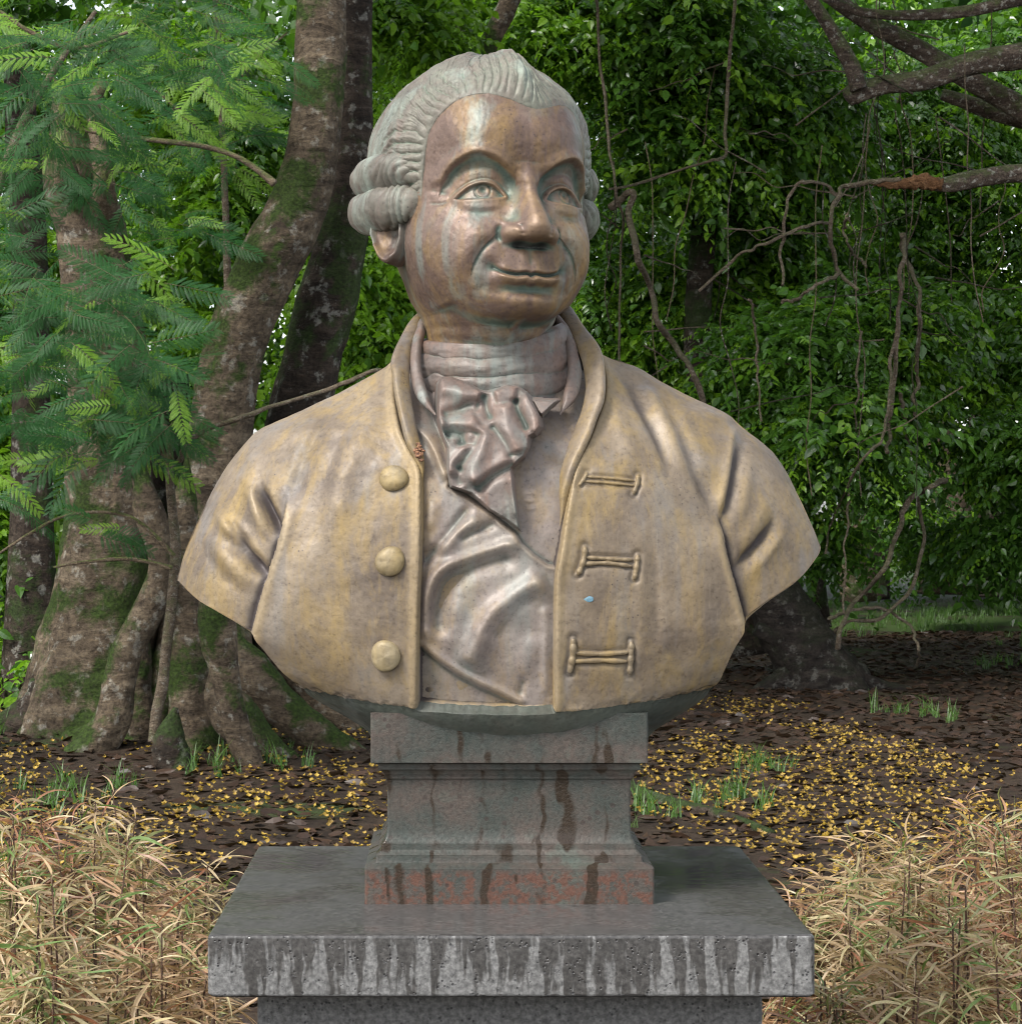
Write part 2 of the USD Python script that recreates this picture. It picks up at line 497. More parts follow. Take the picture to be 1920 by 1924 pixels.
def build_ear(side):
    """The lower half of an ear: a cupped shell with a rim and a lobe, showing under the curls."""
    nu, nv = 60, 40
    U, V = np.meshgrid(np.linspace(0, 2 * np.pi, nu, endpoint=False), np.linspace(0, 1, nv))
    ry = np.where(np.sin(U) < 0, 62, 66)
    rx = 42 * (1 - .22 * np.clip(-np.sin(U), 0, 1))
    x = rx * V * np.cos(U)                      # along the ear's width (front to back)
    y = ry * V * np.sin(U)
    rim = np.exp(-0.5 * ((V - .82) / .09) ** 2)
    h = 13 + 9 * rim - 13 * np.exp(-0.5 * (np.hypot((x - 6) / 15, (y - 6) / 24)) ** 2) - 30 * smoothstep(.9, 1.0, V)
    h += 6 * gauss(x, y, -2, -44, 14, 10)       # lobe
    h += (fbm(np.stack([x / 12, y / 12, h * 0], -1), 2, 4) - .5) * 4
    tilt = .50
    a = -(163 + h * math.cos(tilt) - (x - 42) * math.sin(tilt))
    c = -2 + x * math.cos(tilt) + h * math.sin(tilt) - .20 * y
    b = y - 62
    a = a * (1 if side < 0 else -1)
    v = head_world(a, b, c).reshape(-1, 3)
    f = grid_faces(nv, nu, True)
    return v, outward(v, f)

# ------------------------------------------------------------------ materials of the monument
def bronze(name, dark, mid, light, gold, verd, verd_amt=.6, gold_amt=.5, rough=.42, metal=.25, grime=(.035, .028, .03), streak=.3, cav=True):
    path = '/World/Looks/' + name
    n = {
        'g': ('geometry', {}),
        'n1': ('noise_texture', {'scale': 7.0, 'detail': 5.0, 'roughness': .6, 'distortion': .4}),
        'r1': ('rgb_ramp', {'ramp': [(.28, dark), (.5, mid), (.72, light)]}),
        'mq': ('mapping', {'scale': (19, 19, 5)}),
        'n2': ('noise_texture', {'scale': 1.0, 'detail': 8.0, 'roughness': .72, 'distortion': .5}),
        'r2': ('rgb_ramp', {'ramp': [(.46, (0, 0, 0)), (.66, (1, 1, 1))]}),
        'gm': ('math', {'math_type': 'multiply', 'value2': gold_amt}),
        'mg': ('mix_color', {'b': gold}),
        'n3': ('noise_texture', {'scale': 160.0, 'detail': 3.0, 'roughness': .7}),
        'r3': ('rgb_ramp', {'ramp': [(.26, (.45, .42, .42)), (.38, (.84, .83, .83)), (.5, (1, 1, 1)), (.72, (1.16, 1.14, 1.10))]}),
        'mm': ('mix_color', {'blend_type': 'multiply', 'fac': .75, 'use_clamp': False}),
        'mp': ('mapping', {'scale': (26, 26, 2.2)}),
        'n4': ('noise_texture', {'scale': 1.0, 'detail': 4.0, 'roughness': .6}),
        'r4': ('rgb_ramp', {'ramp': [(.52, (0, 0, 0)), (.68, (1, 1, 1))]}),
        'sm': ('math', {'math_type': 'multiply', 'value2': streak}),
        'ms': ('mix_color', {'b': tuple(.55 * x + .10 for x in verd)}),
        'n5': ('noise_texture', {'scale': 5.0, 'detail': 5.0, 'roughness': .65}),
        'r5': ('rgb_ramp', {'ramp': [(.52, (0, 0, 0)), (.74, (1, 1, 1))]}),
        'vm': ('math', {'math_type': 'multiply', 'value2': verd_amt * .55}),
        'mv': ('mix_color', {'b': verd}),
        'mr': ('map_range', {'from_min': .3, 'from_max': .7, 'to_min': rough + .04, 'to_max': rough + .22}),
        'v': ('voronoi_texture', {'scale': 240.0}),
        'rv': ('rgb_ramp', {'ramp': [(.0, (0, 0, 0)), (.16, (1, 1, 1))]}),
        'ba': ('math', {'math_type': 'multiply_add', 'value2': .25}),
        'b1': ('bump', {'strength': .12, 'distance': .003}),
        'n6': ('noise_texture', {'scale': 55.0, 'detail': 4.0, 'roughness': .6}),
        'b2': ('bump', {'strength': .10, 'distance': .006}),
        'p': ('principled_bsdf', {'metallic': metal, 'specular_ior_level': .25, 'coat_weight': .03, 'coat_roughness': .25}),
    }
    l = [('g.position', f'{x}.vector') for x in ('n1', 'mq', 'n3', 'n5', 'n6', 'mp', 'v')] + [('mq.vector', 'n2.vector')]
    l += [('mp.vector', 'n4.vector'), ('n1.fac', 'r1.fac'), ('n2.fac', 'r2.fac'), ('r2.color', 'gm.value1'), ('gm.value', 'mg.fac'), ('r1.color', 'mg.a'),
          ('n4.fac', 'r4.fac'), ('r4.color', 'sm.value1'), ('sm.value', 'ms.fac'), ('mg.result', 'ms.a'),
          ('n5.fac', 'r5.fac'), ('r5.color', 'vm.value1'), ('vm.value', 'mv.fac'), ('ms.result', 'mv.a')]
    n.update({'vp': ('voronoi_texture', {'scale': 130.0}), 'rp': ('rgb_ramp', {'ramp': [(0, (1, 1, 1)), (.10, (1, 1, 1)), (.17, (0, 0, 0))]}),
              'np': ('noise_texture', {'scale': 13.0, 'detail': 3.0}), 'rq': ('rgb_ramp', {'ramp': [(.50, (0, 0, 0)), (.66, (.8, .8, .8))]}),
              'pq': ('math', {'math_type': 'multiply'}), 'mk': ('mix_color', {'b': grime}),
              'ms1': ('mapping', {'scale': (160, 160, 12), 'rotation': (.25, .3, .2)}), 'ns1': ('noise_texture', {'scale': 1.0, 'detail': 3.0, 'roughness': .7}),
              'rs1': ('rgb_ramp', {'ramp': [(.60, (0, 0, 0)), (.74, (.16, .16, .16))]}), 'mk2': ('mix_color', {'b': tuple(min(1, 1.5 * x) for x in light)})})
    l += [('g.position', 'vp.vector'), ('g.position', 'np.vector'), ('vp.distance', 'rp.fac'), ('np.fac', 'rq.fac'), ('rp.color', 'pq.value1'), ('rq.color', 'pq.value2'), ('pq.value', 'mk.fac'), ('mv.result', 'mk.a'),
          ('g.position', 'ms1.vector'), ('ms1.vector', 'ns1.vector'), ('ns1.fac', 'rs1.fac'), ('rs1.color', 'mk2.fac'), ('mk.result', 'mk2.a')]
    last = 'mk2.result'
    if cav:
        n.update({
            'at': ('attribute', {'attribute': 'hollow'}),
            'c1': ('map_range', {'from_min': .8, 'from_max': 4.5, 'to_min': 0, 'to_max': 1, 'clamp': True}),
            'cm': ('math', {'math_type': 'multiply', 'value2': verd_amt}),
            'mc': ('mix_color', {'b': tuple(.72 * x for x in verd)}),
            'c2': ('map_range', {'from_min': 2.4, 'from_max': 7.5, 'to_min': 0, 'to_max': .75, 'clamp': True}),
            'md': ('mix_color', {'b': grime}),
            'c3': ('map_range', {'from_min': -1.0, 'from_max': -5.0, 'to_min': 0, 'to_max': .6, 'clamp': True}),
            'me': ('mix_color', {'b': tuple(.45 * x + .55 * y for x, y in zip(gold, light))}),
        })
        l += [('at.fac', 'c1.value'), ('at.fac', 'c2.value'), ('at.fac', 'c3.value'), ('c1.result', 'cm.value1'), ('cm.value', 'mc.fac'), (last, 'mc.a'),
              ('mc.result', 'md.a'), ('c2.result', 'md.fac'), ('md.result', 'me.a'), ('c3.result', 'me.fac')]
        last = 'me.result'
    l += [(last, 'mm.a'), ('n3.fac', 'r3.fac'), ('r3.color', 'mm.b'), ('mm.result', 'p.base_color'), ('n2.fac', 'mr.value'), ('mr.result', 'p.roughness'),
          ('v.distance', 'rv.fac'), ('rv.color', 'ba.value1'), ('n3.fac', 'ba.value3'), ('ba.value', 'b1.height'), ('n6.fac', 'b2.height'), ('b1.normal', 'b2.normal'), ('b2.normal', 'p.normal')]
    return usdkit.material(stage, path, n, l, surface='p.BSDF')


VERD = (.095, .165, .130)
M_face = bronze('bronze_face', (.050, .035, .029), (.092, .062, .048), (.158, .112, .090), (.175, .112, .042), VERD, .85, .75, .38, .28, streak=.6)
M_wig = bronze('bronze_wig', (.064, .058, .048), (.102, .096, .078), (.155, .154, .124), (.135, .092, .080), (.135, .195, .14), .9, .55, .46, .12, streak=.7)
M_coat = bronze('bronze_coat', (.070, .054, .043), (.140, .109, .076), (.205, .168, .126), (.235, .162, .054), (.070, .060, .052), .75, .68, .42, .22, streak=.5)
M_waist = bronze('bronze_waistcoat', (.092, .073, .065), (.142, .117, .102), (.19, .162, .144), (.205, .142, .06), (.092, .118, .10), .65, .6, .42, .22, streak=.5)
M_cloth = bronze('bronze_neckcloth', (.072, .058, .051), (.112, .092, .081), (.152, .13, .116), (.155, .085, .058), (.095, .150, .122), .75, .6, .42, .2, streak=.6)
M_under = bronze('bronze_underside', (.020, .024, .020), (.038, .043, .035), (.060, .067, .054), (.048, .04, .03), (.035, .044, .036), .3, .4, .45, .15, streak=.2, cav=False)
M_button = bronze('bronze_button', (.14, .108, .060), (.20, .158, .088), (.24, .20, .125), (.24, .17, .06), (.11, .095, .07), .3, .5, .42, .22, cav=False)
M_hole = bronze('bronze_buttonhole', (.10, .075, .045), (.165, .125, .075), (.21, .17, .11), (.23, .16, .06), (.09, .075, .06), .4, .6, .42, .22, cav=False)


def socle_material():
    n = {
        'g': ('geometry', {}),
        'n1': ('noise_texture', {'scale': 8.0, 'detail': 6.0, 'roughness': .65}),
        'r1': ('rgb_ramp', {'ramp': [(.30, (.024, .033, .028)), (.46, (.044, .048, .042)), (.58, (.064, .053, .045)), (.72, (.064, .084, .070))]}),
        'sep': ('separate_xyz', {}),
        'n2': ('noise_texture', {'scale': 75.0, 'detail': 5.0, 'roughness': .68}),
        'r2': ('rgb_ramp', {'ramp': [(.44, (0, 0, 0)), (.56, (1, 1, 1))]}),
        'hz': ('map_range', {'from_min': 1.186, 'from_max': 1.194, 'to_min': .8, 'to_max': .06, 'clamp': True}),
        'm0': ('math', {'math_type': 'multiply'}),
        'mx': ('mix_color', {'b': (.095, .042, .028)}),
        'v': ('voronoi_texture', {'scale': 58.0, 'randomness': 1.0}),
        'rv': ('rgb_ramp', {'ramp': [(.0, (1, 1, 1)), (.17, (1, 1, 1)), (.21, (0, 0, 0))]}),
        'vs': ('math', {'math_type': 'multiply', 'value2': .75}),
        'n7': ('noise_texture', {'scale': 14.0, 'detail': 2.0}),
        'r7': ('rgb_ramp', {'ramp': [(.44, (0, 0, 0)), (.56, (1, 1, 1))]}),
        'v2': ('math', {'math_type': 'multiply'}),
        'my': ('mix_color', {'b': (.036, .028, .024)}),
        'mp': ('mapping', {'scale': (46, 46, 1.7)}),
        'wob': ('noise_texture', {'scale': 22.0, 'detail': 2.0}),
        'wv': ('vector_math', {'math_type': 'multiply_add', 'vector2': (.030, .030, .0)}),
        'n4': ('noise_texture', {'scale': 1.0, 'detail': 1.5, 'roughness': .5}),
        'r4': ('rgb_ramp', {'ramp': [(.555, (0, 0, 0)), (.62, (.9, .9, .9))]}),
        'ms': ('mix_color', {'b': (.026, .018, .012)}),
        'n3': ('noise_texture', {'scale': 220.0, 'detail': 3.0, 'roughness': .7}),
        'r3': ('rgb_ramp', {'ramp': [(.3, (.6, .6, .6)), (.55, (1, 1, 1)), (.8, (1.2, 1.2, 1.2))]}),
        'mm': ('mix_color', {'blend_type': 'multiply', 'fac': .9, 'use_clamp': False}),
        'rr': ('mix_float', {'a': .5, 'b': .14}),
        'b1': ('bump', {'strength': .3, 'distance': .003}),
        'p': ('principled_bsdf', {'metallic': .25, 'specular_ior_level': .25, 'coat_weight': .03, 'coat_roughness': .15}),
    }
    l = [('g.position', f'{x}.vector') for x in ('n1', 'n2', 'n3', 'v', 'n7', 'wob')] + [
        ('g.position', 'sep.vector'), ('n1.fac', 'r1.fac'), ('n2.fac', 'r2.fac'), ('sep.z', 'hz.value'), ('r2.color', 'm0.value1'), ('hz.result', 'm0.value2'),
        ('m0.value', 'mx.fac'), ('r1.color', 'mx.a'), ('v.distance', 'rv.fac'), ('rv.color', 'vs.value1'), ('n7.fac', 'r7.fac'), ('r7.color', 'v2.value1'), ('vs.value', 'v2.value2'),
        ('v2.value', 'my.fac'), ('mx.result', 'my.a'),
        ('wob.color', 'wv.vector1'), ('g.position', 'wv.vector3'), ('wv.vector', 'mp.vector'), ('mp.vector', 'n4.vector'), ('n4.fac', 'r4.fac'),
        ('r4.color', 'ms.fac'), ('my.result', 'ms.a'), ('ms.result', 'mm.a'), ('n3.fac', 'r3.fac'), ('r3.color', 'mm.b'), ('mm.result', 'p.base_color'),
        ('r4.color', 'rr.fac'), ('rr.result', 'p.roughness'), ('n3.fac', 'b1.height'), ('b1.normal', 'p.normal')]
    return usdkit.material(stage, '/World/Looks/bronze_socle', n, l, surface='p.BSDF')


M_socle = socle_material()


def stone_material(name, drips):
    n = {
        'g': ('geometry', {}),
        'sep': ('separate_xyz', {}),
        'n1': ('noise_texture', {'scale': 170.0, 'detail': 5.0, 'roughness': .75}),
        'r1': ('rgb_ramp', {'ramp': [(.34, (.045, .044, .043)), (.5, (.100, .099, .096)), (.66, (.175, .172, .167))]}),
        'v': ('voronoi_texture', {'scale': 190.0}),
        'rv': ('rgb_ramp', {'ramp': [(.0, (0, 0, 0)), (.20, (0, 0, 0)), (.32, (1, 1, 1))]}),
        'n9': ('noise_texture', {'scale': 60.0, 'detail': 2.0}),
        'r9': ('rgb_ramp', {'ramp': [(.50, (1, 1, 1)), (.62, (0, 0, 0))]}),
        'pm': ('math', {'math_type': 'maximum'}),
        'mp0': ('mix_color', {'a': (.028, .028, .029)}),
        # water: wet top, and runs down the face
        'wob': ('noise_texture', {'scale': 30.0, 'detail': 2.0}),
        'wv': ('vector_math', {'math_type': 'multiply_add', 'vector2': (.012, .012, 0.0)}),
        'mp': ('mapping', {'scale': (74, 74, 4.2)}),
        'n4': ('noise_texture', {'scale': 1.0, 'detail': 2.0, 'roughness': .6}),
        'up': ('map_range', {'from_min': 1.150 - .075, 'from_max': 1.150, 'to_min': -.035, 'to_max': .125, 'clamp': True}),
        'ad': ('math', {'math_type': 'add'}),
        'r4': ('rgb_ramp', {'ramp': [(.49, (0, 0, 0)), (.56, (.95, .95, .95))]}),
        'wc': ('mix_color', {'blend_type': 'multiply', 'fac': 1.0, 'b': (.36, .345, .335)}),
        'mw': ('mix_color', {}),
        'fn': ('noise_texture', {'scale': 4.5, 'detail': 3.0, 'roughness': .6}),
        'rf': ('map_range', {'from_min': .42, 'from_max': .6, 'to_min': .05, 'to_max': .38, 'clamp': True}),
        'rr': ('mix_float', {'a': .72, 'b': .3}),
        'ng': ('separate_xyz', {}),
        'tp': ('math', {'math_type': 'greater_than', 'value2': .8}),
        'rt': ('mix_float', {}),
        'wm': ('math', {'math_type': 'maximum'}),
        'hb': ('mix_float', {'b': 0.5}),
        'b1': ('bump', {'strength': .5, 'distance': .003}),
        'p': ('principled_bsdf', {'specular_ior_level': .4}),
    }
    l = [('g.position', f'{x}.vector') for x in ('n1', 'v', 'wob', 'fn', 'sep', 'n9')] + [
        ('n1.fac', 'r1.fac'), ('v.distance', 'rv.fac'), ('n9.fac', 'r9.fac'), ('rv.color', 'pm.value1'), ('r9.color', 'pm.value2'), ('pm.value', 'mp0.fac'), ('r1.color', 'mp0.b'),
        ('wob.color', 'wv.vector1'), ('g.position', 'wv.vector3'), ('wv.vector', 'mp.vector'), ('mp.vector', 'n4.vector'),
        ('sep.z', 'up.value'), ('n4.fac', 'ad.value1'), ('up.result', 'ad.value2'), ('ad.value', 'r4.fac'),
        ('g.true_normal', 'ng.vector'), ('ng.z', 'tp.value1'), ('r4.color', 'wm.value1'), ('tp.value', 'wm.value2'),
        ('wm.value', 'mw.fac'), ('mp0.result', 'mw.a'), ('mp0.result', 'wc.a'), ('wc.result', 'mw.b'), ('mw.result', 'p.base_color'),
        ('wm.value', 'rr.fac'), ('fn.fac', 'rf.value'), ('tp.value', 'rt.fac'), ('rr.result', 'rt.a'), ('rf.result', 'rt.b'), ('rt.result', 'p.roughness'),
        ('pm.value', 'hb.a'), ('tp.value', 'hb.fac'), ('hb.result', 'b1.height'), ('b1.normal', 'p.normal')]
    if not drips:
        l = [x for x in l if x != ('wm.value', 'mw.fac')]
        n['mw'][1]['fac'] = .35
    return usdkit.material(stage, '/World/Looks/' + name, n, l, surface='p.BSDF')


M_slab = stone_material('wet_basalt_slab', True)
M_column = stone_material('basalt_column', False)

# ------------------------------------------------------------------ torso
LT = np.array([(800, 640), (770, 660), (740, 676), (730, 686), (644, 734), (575, 768), (512, 796), (486, 808), (468, 824), (420, 885), (379, 961), (352, 1023), (334, 1083),
               (338, 1095), (369, 1126), (403, 1147), (437, 1167), (475, 1191)], float)
RT = np.array([(1060, 640), (1100, 655), (1134, 669), (1192, 688), (1244, 717), (1306, 750), (1366, 777), (1392, 800), (1436, 836), (1471, 876), (1498, 927), (1519, 971), (1536, 1012), (1542, 1031),
               (1532, 1052), (1498, 1092), (1450, 1126), (1416, 1153), (1400, 1171), (1394, 1191)], float)
DT = np.array([(640, 40), (665, 62), (690, 90), (720, 118), (760, 150), (800, 178), (850, 205), (900, 224), (960, 239), (1030, 249), (1100, 253), (1191, 252)], float)
LOW = np.array([  # y at the middle and at the sides, left, right, front depth, back depth
    (1191, 1191, 475, 1394, 252, 150), (1230, 1222, 497, 1378, 249, 150), (1275, 1253, 522, 1364, 243, 150), (1318, 1279, 549, 1352, 237, 148), (1337, 1289, 561, 1344, 232, 146),
    (1342, 1296, 570, 1337, 229, 145), (1348, 1312, 590, 1322, 226, 142), (1356, 1333, 624, 1294, 221, 141), (1368, 1354, 660, 1260, 212, 140), (1384, 1376, 692, 1226, 196, 140), (1402, 1402, 704, 1210, 180, 140)], float)


def torso_rows():
    v = np.arange(640, 1191, 1.9)
    a_, c_ = spline(LT, 400), spline(RT, 400)
    L = np.interp(v, np.maximum.accumulate(a_[:, 1]), a_[:, 0]); R = np.interp(v, np.maximum.accumulate(c_[:, 1]), c_[:, 0])
    D = PchipInterpolator(DT[:, 0], DT[:, 1])(v)
    Dbk = np.interp(v, [640, 700, 800, 900, 1191], [90, 110, 140, 150, 150])
    top = np.stack([v, v, L, R, D, Dbk], 1)
    q = np.linspace(0, len(LOW) - 1, 110)
    low = np.stack([PchipInterpolator(np.arange(len(LOW)), LOW[:, k])(q) for k in range(6)], 1)
    return np.vstack([top, low[1:]])


def step_edge(x, y, pts, width, height, closed=True):
    return height * smoothstep(-width, width, polysd(x, y, pts))


LAPEL_L = [(743, 700), (744, 750), (755, 808), (774, 850), (790, 880), (793, 934), (792, 1025), (789, 1120), (786, 1230), (784, 1360)]
LAPEL_R = [(1042, 1360), (1041, 1200), (1043, 1090), (1053, 1025), (1061, 970), (1070, 922), (1082, 870), (1105, 824), (1123, 775), (1133, 739), (1130, 690), (1100, 650)]
OPENING = np.vstack([spline(LAPEL_L, 50), spline(LAPEL_R, 60), [(1060, 560), (770, 560)]])


HOLES = [
    [([(1098, 895), (1140, 898), (1190, 903)], 2.6), ([(1096, 904), (1140, 907), (1190, 912)], 2.6), ([(1199, 892), (1197, 908), (1190, 928)], 4.0), ([(1103, 888), (1098, 898), (1088, 912)], 3.4)],
    [([(1098, 1047), (1142, 1050), (1188, 1052)], 3.6), ([(1092, 1060), (1140, 1058), (1186, 1064)], 3.8), ([(1099, 1028), (1097, 1048), (1092, 1066), (1085, 1080)], 4.8), ([(1198, 1043), (1196, 1062), (1192, 1088)], 4.6)],
    [([(1078, 1227), (1130, 1229), (1180, 1226)], 4.4), ([(1076, 1243), (1130, 1241), (1178, 1243)], 4.8), ([(1077, 1201), (1076, 1230), (1070, 1264)], 5.8), ([(1186, 1206), (1185, 1235), (1183, 1266)], 5.2)]]


def coat_relief(x, y):
    h = np.zeros(x.shape)
    # the coat is open: the waistcoat lies deeper
    sd = polysd(x, y, OPENING)
    h += -34 * smoothstep(-2.5, 3.5, sd)
    h += 4.0 * np.exp(-0.5 * ((sd + 8) / 6) ** 2) * (sd < 2)
    h += -2.5 * np.exp(-0.5 * ((sd + 24) / 6) ** 2) * (x < 900) * 0
    # left (his right) side: body over sleeve
    seamL = spline([(572, 800), (556, 868), (541, 930), (532, 985), (516, 1035), (503, 1070), (487, 1120), (473, 1175), (468, 1210)], 60)
    d, arc, side = polydist(x, y, seamL)
    t = arc / arc.max()
    sx = np.interp(y, seamL[:, 1], seamL[:, 0])
    leftof = x < sx
    env = smoothstep(.28, .5, t)
    h += np.where(leftof, -15 * np.exp(-(d / 95)) * smoothstep(0, 6, d), 7 * np.exp(-0.5 * ((d - 8) / 11) ** 2)) * env * (d < 260) * (y < 1230)
    h += -8 * np.exp(-0.5 * (d / 6) ** 2) * smoothstep(.45, .6, t)
    # two deep creases under the arm
    h += fold(x, y, [(486, 900), (498, 938), (512, 972), (525, 1010)], 6, 10, -24, taper=.4)
    h += fold(x, y, [(470, 890), (478, 930), (486, 972), (503, 1020)], 16, 10, 9, taper=.45)
    h += fold(x, y, [(425, 985), (448, 1018), (472, 1050), (490, 1076), (502, 1100)], 8, 12, -27, taper=.4)
    h += fold(x, y, [(404, 940), (418, 972), (438, 1002), (462, 1036), (490, 1076)], 12, 10, 15, taper=.4)
    h += fold(x, y, [(392, 985), (404, 1020), (428, 1060), (470, 1110)], 14, 14, 7, taper=.45)
    h += fold(x, y, [(380, 1000), (390, 1040), (420, 1085), (462, 1128)], 10, 12, -5, taper=.4)
    h += fold(x, y, [(420, 965), (436, 985), (452, 1006), (476, 1032)], 6, 8, -8, taper=.4)
    # soft folds from the shoulder
    h += fold(x, y, [(640, 748), (604, 800), (578, 850), (556, 905), (536, 970)], 20, 9, -8, taper=.35)
    h += fold(x, y, [(660, 748), (630, 800), (600, 858), (574, 930)], 16, 18, 6, taper=.4)
    h += fold(x, y, [(672, 752), (648, 806), (618, 868), (598, 930), (580, 990)], 12, 24, -4.5, taper=.4)
    h += fold(x, y, [(700, 745), (680, 810), (652, 880), (632, 960), (622, 1040)], 18, 20, 7, taper=.3)
    h += fold(x, y, [(600, 990), (570, 1060), (552, 1130), (540, 1200)], 26, 26, 6, taper=.35)
    h += fold(x, y, [(486, 812), (478, 850), (470, 900), (468, 950)], 10, 14, 5, taper=.3)
    # right (his left) side
    h += fold(x, y, [(1140, 668), (1186, 730), (1222, 795), (1246, 850), (1268, 930)], 16, 8, -12, taper=.4)
    h += fold(x, y, [(1168, 668), (1212, 730), (1250, 800), (1290, 910)], 14, 14, 8, taper=.45)
    h += fold(x, y, [(1196, 690), (1238, 742), (1276, 810), (1310, 892), (1345, 968), (1362, 1010)], 16, 8, -11, taper=.3)
    h += fold(x, y, [(1222, 700), (1264, 762), (1300, 830), (1332, 905)], 12, 18, 8, taper=.2)
    h += fold(x, y, [(1110, 700), (1150, 760), (1180, 830), (1200, 890)], 14, 16, 6, taper=.25)
    h += fold(x, y, [(1386, 795), (1382, 850), (1374, 910), (1364, 960), (1350, 1005)], 14, 5, -14, taper=.35)
    h += fold(x, y, [(1380, 795), (1372, 850), (1364, 905), (1352, 960)], 10, 8, 5, taper=.15)
    h += fold(x, y, [(1404, 800), (1402, 870), (1394, 940), (1372, 1030)], 12, 24, 7, taper=.5)
    seamR = spline([(1340, 950), (1357, 990), (1368, 1040), (1382, 1092), (1396, 1143), (1404, 1176), (1410, 1200)], 40)
    d, arc, side = polydist(x, y, seamR)
    t = arc / arc.max()
    sx = np.interp(y, seamR[:, 1], seamR[:, 0])
    right = x > sx
    env = smoothstep(0, .3, t)
    h += np.where(right, -13 * np.exp(-(d / 90)) * smoothstep(0, 5, d), 6 * np.exp(-0.5 * ((d - 8) / 10) ** 2)) * env * (d < 240) * (y < 1220)
    h += -7 * np.exp(-0.5 * (d / 5) ** 2) * env
    h += fold(x, y, [(1464, 955), (1446, 990), (1424, 1022), (1398, 1054), (1376, 1084)], 14, 6, -17, taper=.4)
    h += fold(x, y, [(1488, 940), (1466, 1000), (1440, 1042), (1400, 1096)], 10, 24, 9, taper=.5)
    h += fold(x, y, [(1446, 930), (1424, 975), (1402, 1010), (1384, 1036)], 10, 10, 6, taper=.3)
    # long soft drape lines on the chest
    h += fold(x, y, [(1216, 980), (1226, 1060), (1232, 1150), (1230, 1250)], 10, 26, -6, taper=.3)
    h += fold(x, y, [(1196, 960), (1204, 1060), (1206, 1160), (1204, 1270)], 16, 10, 4, taper=.3)
    h += fold(x, y, [(1300, 980), (1316, 1080), (1322, 1180), (1310, 1260)], 24, 24, 4, taper=.3)
    # the buttonholes' worked edges sit in shallow hollows
    for hole in HOLES:
        near = (np.abs(x - 1142) < 90) & (np.abs(y - hole[0][0][0][1]) < 60)
        g_ = np.zeros(x.shape)
        dmin = np.full(near.sum(), 1e9)
        for p, r in hole:
            dmin = np.minimum(dmin, polydist(x[near], y[near], p)[0] - r)
        g_[near] = -3.6 * np.exp(-0.5 * ((dmin - 1.5) / 3.2) ** 2)
        h += g_
    return h


